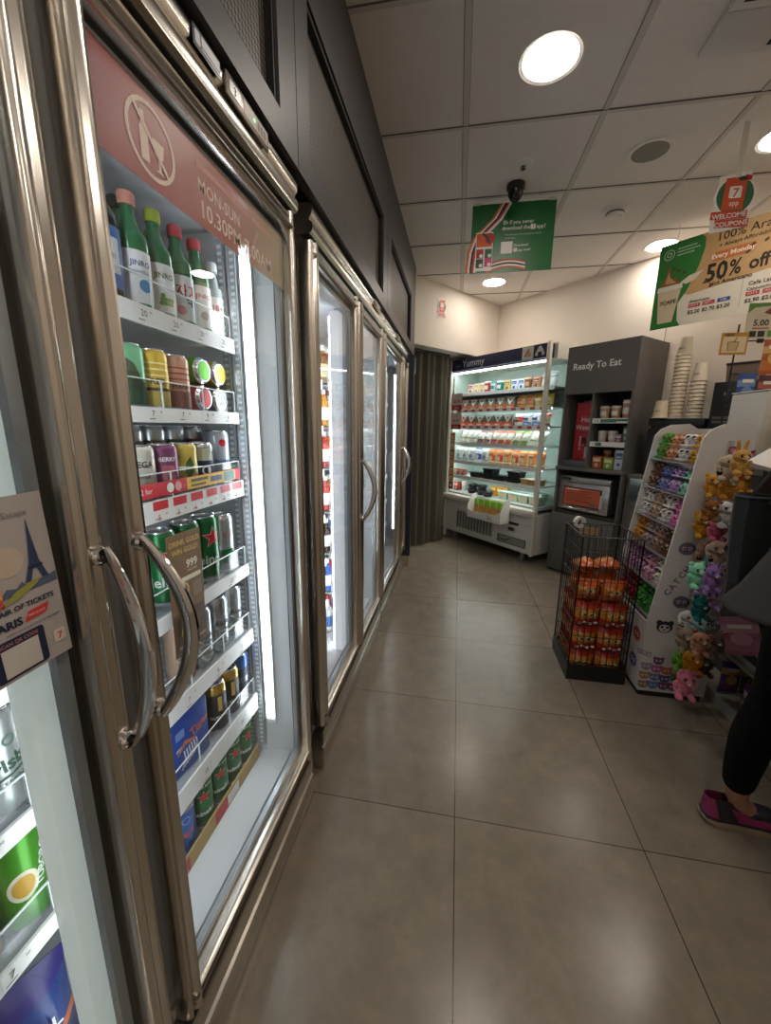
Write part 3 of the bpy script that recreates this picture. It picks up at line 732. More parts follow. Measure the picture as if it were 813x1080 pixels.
# --- bottles
BG = mat('green_bottle_glass', H('2a7546'), .08, noise=.05, spec=.6); BD = mat('dark_bottle_glass', H('1b2a26'), .08, noise=.05, spec=.6)
BP = mat('peach_bottle_glass', H('c98a6e'), .1, noise=.05); BC = mat('clear_bottle_plastic', H('a8b4b8'), .12, noise=.05)
def bottle(key, glassm, capm, labm, deco, r=.031, h=.215, hb=.125, rn=.0125, hs=.165, name='soju_bottle', lz=(.02,.095)):
    def mk():
        m = MB().lathe([(0,.004),(r*.8,.0),(r*.95,.003),(r,.010),(r,hb),(r*.97,hb+.012),(r*.70,hs-.016),(rn*1.25,hs),(rn,hs+.012),(rn,h-.022)], glassm, n=26)
        o = m.build(name)
        l = MB()
        if lz:
            l.lathe([(r+.0004,lz[0]),(r+.0004,lz[1])], labm, n=26)
            if deco: deco(l, r+.0004, h)
            l.build('label', o)
        MB().lathe([(rn,h-.024),(rn*1.22,h-.023),(rn*1.24,h-.004),(rn*1.1,h),(0,h)], capm, n=20).build('cap', o)
        return o
    return PR.get('bot'+key, mk)
g1 = 'bottles on the top shelf of the nearest cooler'
z = 1.545
place(bottle('sake', BD, C('25303c'), C('3a6fb0'), multi(lambda m,r,h: m.wrap(rect(-.024,.045,.024,.105),(0,0,0),r,A0,C('d8dade')), lambda m,r,h: m.wrap(text('sake',.02,0,.07,'C'),(0,0,0),r,A0,INK)), r=.036, h=.235, hb=.135, hs=.18, lz=(.02,.125), name='sake_bottle'),
      -.662,.700,z, 'dark bottle with blue and white label, half hidden by the door frame', 'bottle', g1)
jin = lambda c, s2, c2: multi(lambda m,r,h: m.wrap(text('JINRO',.0138,.002,.080,'C',bold=.02),(0,0,0),r,A0,c), lambda m,r,h: m.wrap(ell(.008,.045,.012),(0,0,0),r,A0,c2), lambda m,r,h: m.wrap(text(s2,.009,0,.066,'C'),(0,0,0),r,A0,c))
place(bottle('jblue', BG, C('e09a86'), WH, jin(C('2a4a86'), 'CHAMISUL', C('2f8fc4')), lz=(.012,.108)), -.655,.772,z, 'soju bottle with a peach cap and a blue disc on its white label', 'bottle', g1)
def grapes(m, r, h):
    for k in range(9): m.wrap(ell(-.010+.007*(k%4)+.002*(k//4), .030+.008*(k//4), .0045, n=10), (0,0,0), r, A0, C('6f9a4a'), .0008)
place(bottle('lime', BG, C('a6b437'), WH, multi(t_('JINRO',.0150,.37,C('5e6a2a')), grapes), lz=(.012,.108)), -.655,.840,z, 'green soju bottle with a lime cap and grapes on its label', 'bottle', g1)
def hang(m, r, h):
    R_ = C('c22a30')
    for p in ([(-.020,.085),(-.010,.085),(-.019,.068)],[(-.015,.078),(-.008,.066)],[(-.002,.090),(-.002,.064)],[(-.002,.077),(.002,.077)],[(.006,.086),(.016,.086),(.016,.074),(.007,.066)],[(.019,.09),(.019,.064)]):
        m.wrap(strip(p, .0032), (0,0,0), r, A0, R_, .0008)
    for p in ([(.0,.058),(.006,.058)],[(.002,.052),(.012,.050)],[(.012,.060),(.012,.044)]): m.wrap(strip(p, .003), (0,0,0), r, A0, INK, .0008)
    m.wrap(ell(-.012,.034,.010), (0,0,0), r, A0, C('d8888a'), .0006)
place(bottle('red', BG, C('c43c44'), WH, hang, lz=(.012,.108)), -.655,.908,z, 'green soju bottle with a red cap and red brush writing on its label', 'bottle', g1)
place(bottle('red2', BG, C('c43c44'), WH, multi(t_('JINRO',.0138,.37,C('b82c3c')), lambda m,r,h: m.wrap(ell(0,.04,.010),(0,0,0),r,A0,C('c8b0b0'))), lz=(.012,.108)), -.655,.975,z, 'green soju bottle with a red cap, rightmost full bottle of the front row', 'bottle', g1)
place(bottle('small', BC, C('d8d8d8'), WH, multi(t_('18+',.02,.36,C('b03038'))), r=.024, h=.185, hb=.11, hs=.14, lz=(.01,.10), name='small_bottle'), -.650,1.033,z, 'pale bottle against the cooler side wall on the top shelf', 'bottle', g1)
place(bottle('wide', BG, C('27402c'), C('23502f'), None, r=.036, h=.245, hb=.12, rn=.021, hs=.16, name='rice_wine_bottle'), -.735,.845,z, 'tall dark green bottle with a wide neck behind the front row', 'bottle', g1)
place(bottle('peach', BP, C('d99a80'), WH, None), -.728,.925,z, 'peach coloured bottle behind the lime capped bottle', 'bottle', g1)
o = bottle('red2', None, None, None, None); place(o, -.728,1.004,z, 'red capped soju bottle in the second row behind the red capped front bottles', 'bottle', g1)
# --- second shelf
g2 = 'cans on the second shelf of the nearest cooler'; z = 1.352
def rings(c): return lambda m, r, h: [m.wrap(rect(-.03,h*(.55+.1*k),.03,h*(.58+.1*k)),(0,0,0),r,A0,c) for k in range(3)]
place(can('hard', .0325,.124,[(.42,C('33523c')),(1,paint('6fb58a'))], multi(lambda m,r,h: m.wrap(poly([(-.018,.045),(.02,.05),(.004,.085),(-.01,.095)]),(0,0,0),r,A0,C('3d4a2e')), t_('HARD',.013,.30,INK))), -.655,.722,z, 'mint green can with a dark leaf, leftmost standing can on the second shelf', grp=g2)
place(can('yel', .0325,.124,[(.3,C('c9b04a')),(.36,INK),(1,paint('d6b53c'))], multi(t_('RED',.017,.42,INK), rings(C('efe0a0')))), -.655,.790,z, 'yellow can on the second shelf between the mint and peach cans', grp=g2)
place(can('pea', .0325,.124,[(.35,C('8c5a52')),(1,paint('c89a80'))], multi(t_('PEACH',.012,.40,INK), rings(C('a84a40')))), -.655,.860,z, 'peach can with red rings on the second shelf', grp=g2)
def lying(key, col, y, zz, lab, disc):
    def mk():
        m = MB(); can_body(m, .0325, .118, [(.25,disc),(1,col)])
        m.lathe([(0,-.0006),(.0225,-.0006)], disc, n=24)
        o = m.build('beer_can'); MB().lathe([(.0257,.118),(.025,.115),(0,.115)], ALU, n=24).build('lid', o); return o
    o = PR.get('ly'+key, mk); put(o, (-.631,y+(.002 if y > .97 else 0),zz+.003), (0,-PI/2,0), lab, 'drink can', g2)
lying('r', REDC, .934, z+.033, 'red can lying end-on under the lime green can on the second shelf', paint('c8323a'))
lying('k', C('3a3036'), 1.003, z+.033, 'dark can lying on its side under the yellow one', C('4a3c40'))
lying('g', paint('5fb82c'), .936, z+.099, 'bright lime green can lying on its side with its round end toward the glass', paint('6ac22e'))
lying('y', paint('d8b32e'), 1.004, z+.099, 'yellow can lying on its side with its round end toward the glass', paint('e0c040'))
# --- third shelf
g3 = 'cans on the third shelf of the nearest cooler'; z = 1.162
place(can('egg', .0325,.116,[(1,C('c9c6b8',.3,.3))], multi(t_('EGA',.017,.62,INK,x=.004), t_('BEER',.012,.42,C('6a6660')), t_('ALE',.012,.25,C('6a6660')))), -.655,.722,z, 'off white can with dark letters, leftmost on the third shelf', grp=g3)
place(can('pur', .0325,.116,[(.25,C('5c2a50')),(1,paint('7d4468'))], multi(lambda m,r,h: m.wrap(rrect(-.014,.02,.014,.07,.004),(0,0,0),r,A0,C('b0606c')), t_('BERRY',.013,.68,WH))), -.655,.793,z, 'purple can next to the yellow leaf can', grp=g3)
def leaf(m, r, h): m.wrap(poly([(-.002,.030),(.010,.045),(.012,.065),(.004,.085),(-.007,.070),(-.009,.048)]),(0,0,0),r,A0,C('3f5a2c')); m.wrap(text('YES',.01,-.012,.08,'C'),(0,0,0),r,A0-.4,INK)
place(can('lea', .0325,.116,[(1,paint('c9b358',.2))], leaf), -.655,.862,z, 'pale yellow can with a green leaf on the third shelf', grp=g3)
place(can('nav', .0325,.116,[(.9,C('2d3554')),(1,SIL)], multi(lambda m,r,h: m.wrap(ring(0,.045,.008,.012),(0,0,0),r,A0,WH), lambda m,r,h: m.wrap(rect(-.02,.07,.02,.10),(0,0,0),r,A0,C('b8b9a4')))), -.655,.929,z, 'navy and cream can on the third shelf beside the tall white one', grp=g3)
place(can('ede', .031,.145,[(1,C('c3ccd6',.3,.3))], multi(t_('edelweiss',.0165,.40,C('3a62a8')), lambda m,r,h: m.wrap(ell(0,.112,.010),(0,0,0),r,A0,RED))), -.653,1.004,z, 'tall white can with blue writing and a red dot, rightmost on the third shelf', grp=g3)
for i, (y, c, n) in enumerate(((.780,'2f2f2c','black'),(.852,'5b3a30','brown'),(.925,'3e4a3a','olive'),(.998,'7d3a36','dull red'))):
    place(can('bk'+c, .0325,.158,[(.85,C(c)),(1,SIL)]), -.728,y,z, f'tall {n} can in the back row of the third shelf', grp=g3)
# --- fourth shelf: tall green cans and a gold card
g4 = 'tall cans on the fourth shelf of the nearest cooler'; z = .905
def bigstar(m, r, h):
    for a in (A0+.25, A0+3.3):
        m.wrap(star(0,.125,.030,.0125),(0,0,0),r,a,C('e8d8d0'),.0004); m.wrap(star(0,.125,.0265,.011),(0,0,0),r,a,RED,.0009)
        m.wrap(text('Heineken',.034,0,.055,'C',bold=.02),(0,0,0),r,a,C('c8d0c8'),.0006)
def tall(): return can('greent', .0345,.182,[(.04,SIL),(1,GRN)], bigstar)
place(tall(), -.658,.760,z, 'tall green can behind the gold card on the fourth shelf', grp=g4)
place(tall(), -.658,.846,z, 'tall green can with a red star, just right of the gold card', grp=g4, rz=-.5)
place(tall(), -.658,.920,z, 'tall green can with the biggest red star in full view on the fourth shelf', grp=g4)
place(can('silt', .0325,.170,[(1,SIL)], multi(t_('0.0',.02,.62,C('8a3040')), lambda m,r,h: m.wrap(rect(-.02,.03,.02,.07),(0,0,0),r,A0,GRN))), -.655,.996,z, 'tall silver can at the right end of the fourth shelf', grp=g4)
def goldcard():
    t = thing('gold_card', 'brown and gold paper card headed DRINK GOLD WIN GOLD in front of the fourth shelf', 'sign', (-.603,.760,.800))
    m = MB().box(-.0008,.0008,-.056,.056,0,.285,C('5d4630', .5)); F = fr((.0008,-.056,0),(0,1,0),(0,0,1)); L = .0006; gd = C('d2ad5c', .5)
    m.flat(rect(0,.10,.112,.285), F, C('7d6040', .5), L); m.flat(text('DRINK GOLD', .0165, .056, .258, 'C', bold=.03), F, gd, L*2); m.flat(text('WIN GOLD!', .0165, .056, .238, 'C', bold=.03), F, gd, L*2)
    m.flat(text('999', .026, .075, .200, 'C', bold=.03), F, C('f0e6cc'), L*2); m.flat(text('GOLD BAR', .007, .075, .19, 'C'), F, C('f0e6cc'), L*2); m.flat(rrect(.035,.170,.105,.181,.005), F, C('e8dcc0'), L*2)
    m.flat(rrect(.072,.125,.104,.160,.003), F, C('8f7a60'), L*2)
    m.flat(poly([(.012,.0),(.052,.0),(.050,.085),(.040,.105),(.024,.105),(.014,.085)]), F, C('3a2a1c'), L*2)
    m.flat(poly([(.022,.045),(.058,.045),(.056,.110),(.026,.110)]), F, C('d8b040'), L*3); m.flat(ell(.041,.118,.022,.012), F, C('efe2b0'), L*4); m.flat(text('gold', .012, .027, .075), F, C('8a5a20'), L*4)
    m.flat(ring(.040,.150,.014,.020), F, gd, L*2); m.flat(rect(.008,.018,.104,.024), F, C('a08a6a'), L*5)
    m.build('printed_card', t, rot=(math.radians(-1.5),0,0)); MB().box(-.006,-.001,-.02,.02,.10,.135,ACRYL).build('clip', t)
goldcard()
# --- fifth shelf
g5 = 'cans on the fifth shelf of the nearest cooler'; z = .688
def asahi(m, r, h):
    for a in (A0+.15, A0+3.2):
        m.wrap(text('Asahi', .023, 0, h*.50, 'C', bold=.025), (0,0,0), r, a, C('4a4f58')); m.wrap(text('SUPER DRY', .009, 0, h*.40, 'C'), (0,0,0), r, a, C('3a3a3e')); m.wrap(rect(-.02,h*.2,.02,h*.22), (0,0,0), r, a, C('9aa0a4'))
place(can('bei', .0325,.160,[(1,C('b89a84',.35,.3))], multi(t_('SLIM',.024,.45,C('4a3028'),rot=PI/2), lambda m,r,h: m.wrap(rect(-.004,.02,.004,.14),(0,0,0),r,A0+.6,RED))), -.655,.782,z, 'beige can with sideways letters, under the gold card', grp=g5)
for i, y in enumerate((.860,.936,1.012)):
    place(can('asa', .0325,.160,[(1,C('c2c7cc',.22,.75,noise=.02))], asahi), -.655,y,z, f'silver can with grey writing on the fifth shelf, {nth(i,3)} of three', grp=g5)
# --- sixth shelf
g6 = 'drinks on the sixth shelf of the nearest cooler'; z = .455
def tiger_stripes(m, F, x, y, k=1., L=.001):
    w_ = C('d8dce4'); o_ = C('c7743a')
    for i in range(6):
        m.flat(strip([(x+.006*i*k, y+.002*i*k), (x+(.010+.006*i)*k, y+(.016+.002*i)*k), (x+(.008+.006*i)*k, y+(.034+.001*i)*k)], .003*k), F, w_, L)
    m.flat(strip([(x-.006*k,y+.034*k),(x+.012*k,y+.048*k),(x+.035*k,y+.040*k)], [.003*k,.009*k,.004*k]), F, o_, L)
def pack():
    t = thing('beer_carton', 'blue beer carton with an orange name and white stripes on the sixth shelf', 'carton', (-.702,.772,z+.001), -.10, None)
    B = C('23479a', .35); m = MB().rbox(-.066,.066,-.062,.062,0,.166,B,.006)
    F = fr((.0662,-.062,0),(0,1,0),(0,0,1)); G = fr((-.066,-.0622,0),(1,0,0),(0,0,1))
    for Q, k in ((F,1),(G,1.05)):
        m.flat(text('Tiger', .030, .060, .085, 'L', rot=.18, bold=.02), Q, C('d0602e'), .0008); m.flat(rrect(.012,.105,.040,.128,.003), Q, C('6f8ac4'), .0008); m.flat(text('BEER', .012, .010, .075), Q, WH, .0008)
        tiger_stripes(m, Q, .022, .018, 1.4); m.flat(strip([(.05,.070),(.12,.105)], .002), Q, C('c7a05a'), .0008)
    m.build('carton', t); MB().box(-.030,.030,-.012,.012,.166,.1668,C('1b3474')).build('carry_handle', t)
pack()
def gui(m, r, h): m.wrap(rect(-.006,h*.45,.006,h*.75), (0,0,0), r, A0, C('c2a255')); m.wrap(text('GUINNESS', .013, 0, h*.30, 'C', bold=.01), (0,0,0), r, A0, C('d8d4c8'))
place(can('gui', .0325,.150,[(.88,C('1c1a1c')),(1,C('c9a24a',.25,.7))], gui), -.655,.898,z, 'black can with a gold top on the sixth shelf, next to the blue carton', grp=g6)
place(can('gui',0,0,0), -.655,.966,z, 'black can with a gold top on the sixth shelf, second from the blue carton', grp=g6)
place(can('blu', .0325,.162,[(.8,C('26304a')),(1,paint('3f62a8',.5))], t_('ICE',.022,.45,SIL)), -.655,1.025,z, 'dark blue can at the right end of the sixth shelf', grp=g6)
# --- floor row
g7 = 'cans on the bottom row of the nearest cooler'; z = .2235
place(can('tig', .0335,.165,[(.93,paint('2a5aa8')),(1,SIL)], multi(t_('Tiger',.022,.42,C('c85a3a'),rot=.2), lambda m,r,h: m.wrap(ring(0,.115,.008,.011),(0,0,0),r,A0,C('7f9ad0')))), -.657,.725,z, 'blue can on the bottom row, left of the green cans', grp=g7)
for i, y in enumerate((.803,.876,.949,1.020)):
    place(green_can(), -.657,y,z, f'green can with a red star on the bottom row, {nth(i,4)} of four', grp=g7, rz=.1*i-.1)
# --- left half of the cooler
def carls(m, r, h): m.wrap(text('Carlsberg', .030, .012, h*.45, 'C', rot=.10, bold=.02), (0,0,0), r, A0+.25, C('24503a')); m.wrap(text('SMOOTH', .012, .022, h*.30, 'C', bold=.01), (0,0,0), r, A0+.25, C('4a5a54')); m.wrap(ring(.012,h*.72,.006,.009), (0,0,0), r, A0+.25, C('4a6a58')); m.wrap(strip([(-.01,h*.38),(.035,h*.42)], .003), (0,0,0), r, A0+.25, C('24503a'))
place(can('car', .0345,.172,[(1,C('b9bcba',.25,.6,noise=.02))], carls), -.660,.386,.742, 'silver can with green writing behind the left door, under the advertisement')
def tub(m, r, h): m.wrap(ell(-.004,h*.48,.020,.026), (0,0,0), r, A0+.2, C('d9d6bc')); m.wrap(ell(-.004,h*.48,.014,.019), (0,0,0), r, A0+.2, C('c49a3a'), .0009); m.wrap(text('TUBORG', .018, .030, h*.55, 'C', rot=PI/2.4, bold=.02), (0,0,0), r, A0+.2, WH)
place(can('tub', .0350,.172,[(1,paint('4f9a2c'))], tub), -.660,.384,.532, 'bright green can behind the left door, near the bottom left corner')
place(can('pnk', .0345,.150,[(1,paint('c8a098'))], t_('ROSE',.02,.5,C('8a4a4a'))), -.660,.308,.532, 'pinkish can left of the bright green can, cut by the left edge of the photo')
place(can('car',0,0,0), -.660,.310,.742, 'silver can at the very left edge of the photo')
def navypack():
    t = thing('snack_pack', 'dark blue pack with an orange stripe at the bottom left, behind the left door', 'pack', (-.665,.352,.2235), -.35)
    m = MB().pillow(.13,.185,.09,[(.3,C('23305e',.3)),(.42,C('c8682e',.3)),(.75,C('28407e',.3)),(1,C('39307a',.3))], ((0.0,0,0),(0,1,0),(-.10,0,1)), wrinkle=.05, seed=3)
    m.build('bag', t)
    m2 = MB().flat(text('CHILL', .030, -.045, .10, bold=.02), ((.047,0,0),(0,1,0),(-.10,0,1)), WH, .001); m2.build('lettering', t)
navypack()
tag(MB().rbox(-.60,-.545,.285,.345,.2235,.255,C('c9a83a',.5),.004).build('price_stand'), 'small yellow price stand on the cooler floor at the bottom left corner', 'price stand')

# --- drinks behind the farther doors
def row(y, z, kind, lab, grp, x=-.655):
    col = dict(tea='8a5a28', juice='d08a30', milk='d9d9d4', water='9fb4c4', cola='3a1f1c', berry='8a4470', lime='7fa63a', blue='2f5fae', pink='d88a9a', red='b3302e')
    c = col[kind]
    o = bottle('pet'+kind+str(z > .3), C(c,.15), C({'water':'2f6fb8','milk':'c03030'}.get(kind,'e0e0dc'),.4), C({'milk':'3a70b8','tea':'d8c89a','water':'d8e4ec'}.get(kind,'eeeae0'),.4), None, r=.030, h=.175 if z > .3 else .205, hb=.11, rn=.013, hs=.145, name='drink_bottle', lz=(.03,.09))
    place(o, x, y, z, lab, 'bottle', grp, rz=random.uniform(-1,1))
kn = {'tea':'brown tea bottle','juice':'orange juice bottle','milk':'white milk bottle','water':'clear blue water bottle','cola':'dark cola bottle','berry':'purple bottle','lime':'lime green bottle','blue':'blue bottle','pink':'pink bottle','red':'red bottle'}
sh = ['top shelf','second shelf','third shelf','fourth shelf','fifth shelf','sixth shelf','bottom']
K1 = [['cola','tea','red','cola','tea','berry'],['tea','juice','milk','tea','juice','red'],['cola','red','juice','red','cola','tea'],['juice','red','tea','milk','pink','juice'],['blue','cola','blue','water','blue','cola'],['milk','blue','red','milk','blue','berry'],['red','milk','berry','lime','berry','water']]
for i, z in enumerate((1.52,1.32,1.12,.90,.68,.46,.2235)):
    for k, y in enumerate((1.735,1.905,1.98,2.055,2.13,2.205)):
        kd = K1[i][k]
        row(y, z, kd, f'{kn[kd]}, {nth(k,6)} on the {sh[i]} of the middle cooler', 'bottles in the middle cooler')
K2 = [['cola','water','red'],['water','lime','water'],['milk','red','cola'],['lime','milk','tea'],['water','pink','water'],['tea','juice','milk']]
for i, z in enumerate((1.52,1.32,1.12,.90,.68,.46)):
    for k, y in enumerate((3.30,3.375,3.45)):
        kd = K2[i][k]
        row(y, z, kd, f'{kn[kd]}, {nth(k,3)} on the {sh[i]} of the farthest cooler', 'bottles in the farthest cooler')
# ------------------------------------------------------------------ open chilled cabinet with ready food ("Yummy")
YA = math.atan2(U.y, U.x)
class Frame:
    def __init__(s, a, d): s.o = P0+U*a-NB*d
    def pt(s, x, y, z): return s.o+U*x+NB*y+Vector((0,0,z))
YF = Frame(-1.725, .553); YW = 1.305; YD = .50
CREAM = C('d6d2c6', .35); OFF = C('cfcfca', .4); NAVYS = C('232b4c', .4); MINT = mat('chiller_liner', H('c9dcd6'), .4, noise=.02)
yt = thing('open_chiller', 'white open chiller full of sandwiches and snacks with a navy sign saying Yummy', 'chiller', YF.pt(0,0,0), YA)
m = MB().box(0,YW,.012,YD,.10,.50,OFF)
m.box(0,YW,YD-.05,YD,.50,1.94,MINT).box(0,.02,.06,YD-.05,.50,1.94,MINT)
m.box(0,YW,.10,YD,1.94,2.075,CREAM)
m.box(.0,YW,.02,.03,.10,.11,CREAM)
m.build('cabinet', yt)
m = MB().box(.02,YW-.02,.004,.012,.115,.495,OFF)
m.box(.02,YW-.02,.0035,.0045,.385,.388,C('8e8e8a')).box(.255,.258,.0035,.0045,.39,.49,C('8e8e8a')).box(.845,.848,.0035,.0045,.39,.49,C('8e8e8a'))
m.build('front_panel', yt)
g = MB().box(.22,.79,.0022,.0036,.165,.375,C('b5b5ae'))
for i in range(12): g.box(.235+i*.046,.262+i*.046,-.001,.0024,.175,.365,C('6e6f6c', .6))
g.build('vent_grille', yt)
g = MB().box(.86,1.22,.001,.0036,.150,.235,C('3a3a3a')); g.box(.88,1.21,-.0005,.0012,.158,.228,C('8c8d88'))
g.tube([(.90,-.003,.19),(.95,-.006,.18),(1.0,-.004,.20),(1.02,-.002,.21)], .005, BLACK); g.build('service_opening', yt)
g = MB().rbox(.96,1.12,-.004,.004,.365,.39,C('1e1e20', .4),.003); g.build('thermometer', yt)
g = MB().rbox(.985,1.085,-.003,.004,.29,.345,C('b9bab5'),.002).box(1.00,1.07,-.0045,-.003,.30,.335,C('303438')); g.build('switch_plate', yt)
m = MB().prism([(-.040,.0),(-.052,.015),(-.055,.04),(-.045,.062),(.03,.066),(.03,0)], ((0,0,.488),(0,1,0),(0,0,1)), (YW,0,0), CREAM, True); m.build('bumper', yt)
for x in (0,YW-.035): MB().rbox(x,x+.035,-.012,.028,.02 if x == 0 else .092,2.075,CREAM,.006).build('corner_post', yt)
MB().rbox(YW-.03,YW,YD-.05,YD-.01,.50,2.06,CREAM,.004).build('rear_post', yt)
MB().box(YW-.012,YW-.006,.03,YD-.05,.555,1.93,glass('side_glass',(.95,.98,.97),.8,base=.04)).build('side_glass', yt)
s = MB().box(.035,YW-.035,.0,.10,1.945,2.065,NAVYS); F = fr((.035,0,1.945),(1,0,0),(0,0,1)); L = .0008
s.flat(text('have', .040, .06, .040), F, C('9aa3c0'), L); s.flat(text('Yummy', .105, .165, .030), F, C('e3e4e8'), L)
def onigiri(F, x, bg, fg):
    s.flat(rect(x,.006,x+.125,.116), F, bg, L); s.flat(poly([(x+.015,.022),(x+.110,.022),(x+.112,.04),(x+.078,.098),(x+.06,.106),(x+.046,.098),(x+.013,.04)]), F, fg, L*2)
    s.flat(rect(x+.042,.022,x+.082,.055), F, bg, L*3)
s.flat(rect(.965,.004,1.09,.117), F, C('cfcac0'), L*.9); s.flat(poly([(.985,.03),(1.06,.03),(1.06,.055),(1.035,.10),(1.015,.08)]), F, C('c08a62'), L*2)
s.flat(strip([(1.0,.03),(1.04,.1)], .006), F, C('8d5a3c'), L*3); s.flat(strip([(1.02,.03),(1.055,.085)], .006), F, C('e2d8c8'), L*3)
onigiri(F, 1.097, NAVYS, C('dcd8d2')); s.build('sign_board', yt)
LEDY = mat('chiller_lamp', (1,1,1), .4, emit=16, ecol=(.93,1.0,.97))
l = MB().box(.03,YW-.03,.03,.075,1.927,1.944,WHITE).build('lamp_housing', yt); MB().rbox(.04,YW-.04,.03,.065,1.917,1.927,LEDY,.002).build('lamp_tube', l)
# shelves
YS = [(1.705,.13),(1.525,.11),(1.345,.09),(1.155,.07),(.945,.05),(.775,.035)]
for z, y in YS:
    p = MB().box(.022,YW-.014,y,YD-.052,z-.012,z,C('dfe6e4', .3)).build('shelf', yt)
    r = MB().box(.022,YW-.014,y-.010,y,z-.030,z+.006,C('dfe5e2', .3)); G = fr((.022,y-.010,z-.030),(1,0,0),(0,0,1))
    for k in range(11): r.flat(rect(.03+k*.112,.004,.085+k*.112,.031), G, C('c8574e') if z in (1.525,1.345) else PAPER, .0006)
    r.build('price_rail', p)
    if z < 1.6: 
        h = MB().box(.03,YW-.03,y+.02,y+.032,z-.021,z-.013,LEDY).build('lamp_tube', p)
MB().box(.022,YW-.014,.03,YD-.052,.545,.575,C('b9c4c0', .35)).build('lower_deck', yt)
for x in (.16,1.16):
    for y in (.05,.42):
        w = MB().lathe([(0,-.012),(.028,-.012),(.034,-.008),(.034,.008),(.028,.012),(0,.012)], C('77787a', .4), (x,y,.0345), 18, 'x'); w.box(x-.02,x+.02,y-.012,y+.012,.055,.10,C('9a9a9a', .3, .8)); w.build('caster', yt)
# food kinds -------------------------------------------------
def food(key, mk): return PR.get('fd'+key, mk)
def yput(o, x, y, z, lab, cat, grp, rz=0., tilt=0.): return put(o, YF.pt(x,y,z+.001), (tilt,0,YA+rz), lab, cat, grp)
def sandwich(key, fill):
    def mk():
        m = MB(); w, h, d = .062, .115, .10
        m.prism([(-w,0),(w,0),(w,.02),(0.0,h),(-w,.02)] if False else [(0,0),(d,0),(.02,h)], ((-w,0,0),(0,1,0),(0,0,1)), (2*w,0,0), C('7f857a', .25))
        F = fr((-w,-.0005,0),(1,0,0),Vector((0,.02,h))/math.hypot(.02,h))
        m.flat(poly([(.004,.113),(.120,.113),(.062,.030)]), F, C('f0f0ec', .4), .001); m.flat(poly([(0,0),(2*w,0),(2*w,.05),(.062,.034),(0,.05)]), F, C(fill, .4), .0008)
        m.flat(rect(.03,.006,.094,.022), F, C('f0d8c0'), .0016); m.flat(text('EGG MAYO' if fill[0] == 'd' else 'CHICKEN', .012, .062, .010, 'C'), F, INK, .0022)
        m.flat(ell(.062,.085,.012), F, C('4a8a5a'), .0016)
        return m.build('sandwich_pack')
    return food('sw'+key, mk)
def bread(key, a, b, c, w=.102, h=.125, t=.06):
    def mk():
        m = MB().pillow(w, h, t, [(.22,C(b,.3)),(.30,C(c,.3)),(.74,C(a,.3)),(1,C(b,.3))], ((0,t/2,0),(1,0,0),(0,.17,.985)), wrinkle=.04, seed=len(key)*3+ord(key[0]))
        F = fr((-w/2,-.004,0),(1,0,0),(0,.17,.985)); 
        m.flat(rrect(w*.2,h*.48,w*.8,h*.66,.006), ((-w/2,t/2-t*.56,0),(1,0,0),(0,.17,.985)), C(c,.4), .001)
        return m.build('snack_bag')
    return food('br'+key, mk)
def carton(key, a, b, w=.07, h=.10, d=.05, round_=False, name='food_carton'):
    def mk():
        m = MB()
        if round_:
            m.lathe([(0,0),(w*.40,0),(w*.5,h*.82)], C(a,.4), n=22); m.lathe([(w*.53,h*.82),(w*.53,h*.9),(w*.46,h),(0,h)], C(b,.35), n=22)
            m.wrap(rect(-w*.35,h*.25,w*.35,h*.6), (0,0,0), w*.47, -PI/2, C(b,.4), .002)
        else:
            m.rbox(-w/2,w/2,0,d,0,h,C(a,.4),.004); F = fr((-w/2,0,0),(1,0,0),(0,0,1))
            m.flat(rect(w*.1,h*.55,w*.9,h*.85), F, C(b,.4), .0008); m.flat(ell(w*.5,h*.28,min(w,h)*.2), F, C(b,.4), .0008); m.flat(rect(w*.2,h*.62,w*.8,h*.68), F, PAPER, .0016)
        return m.build(name)
    return food('ct'+key, mk)
def wrapd(key, a, b):
    def mk():
        m = MB().pillow(.085, .15, .05, [(.30,C(a,.3)),(.36,C(b,.3)),(.8,C('d8d8d0',.25)),(1,C(a,.3))], ((0,.03,0),(1,0,0),(.28,.25,.93)), wrinkle=.05, seed=ord(key[0]))
        return m.build('wrap_pack')
    return food('wr'+key, mk)
def pouch(key, a, b, c):
    def mk():
        m = MB().pillow(.098, .155, .035, [(.12,C(b,.3)),(.2,C(c,.3)),(.55,C(a,.3)),(.62,C(c,.3)),(.9,C(b,.3)),(1,C(a,.3))], ((0,.02,0),(1,0,0),(0,.12,.99)), wrinkle=.03, seed=ord(key[0]))
        m.flat(ell(0,.06,.026), ((0,-.0005,0),(1,0,0),(0,.12,.99)), C(c,.4), .001); m.flat(rect(-.03,.112,.03,.128), ((0,.0,0),(1,0,0),(0,.12,.99)), C('f2eee0'), .002)
        return m.build('snack_pouch')
    return food('po'+key, mk)
def tray(key, a, lid, w=.15, h=.045, d=.12):
    def mk():
        m = MB().prism([(-w/2*.86,0),(w/2*.86,0),(w/2,h),(-w/2,h)], ((0,0.008,0),(1,0,0),(0,0,1)), (0,d-.016,0), C(a,.35))
        m.rbox(-w/2-.004,w/2+.004,-.002,d+.002,h,h+.012,C(lid,.2),.003); o = m.build('meal_tray'); return o
    return food('tr'+key, mk)
def bowl(key, a, lid, r=.06, h=.05):
    def mk(): return MB().lathe([(0,0),(r*.7,0),(r*.97,h*.85)], C(a,.3), n=24).lathe([(r,h*.85),(r*1.03,h*.88),(r*1.0,h),(r*.8,h*1.08),(0,h*1.1)], C(lid,.2), n=24).build('meal_bowl')
    return food('bo'+key, mk)
gy = 'packs on the {} shelf of the open chiller'
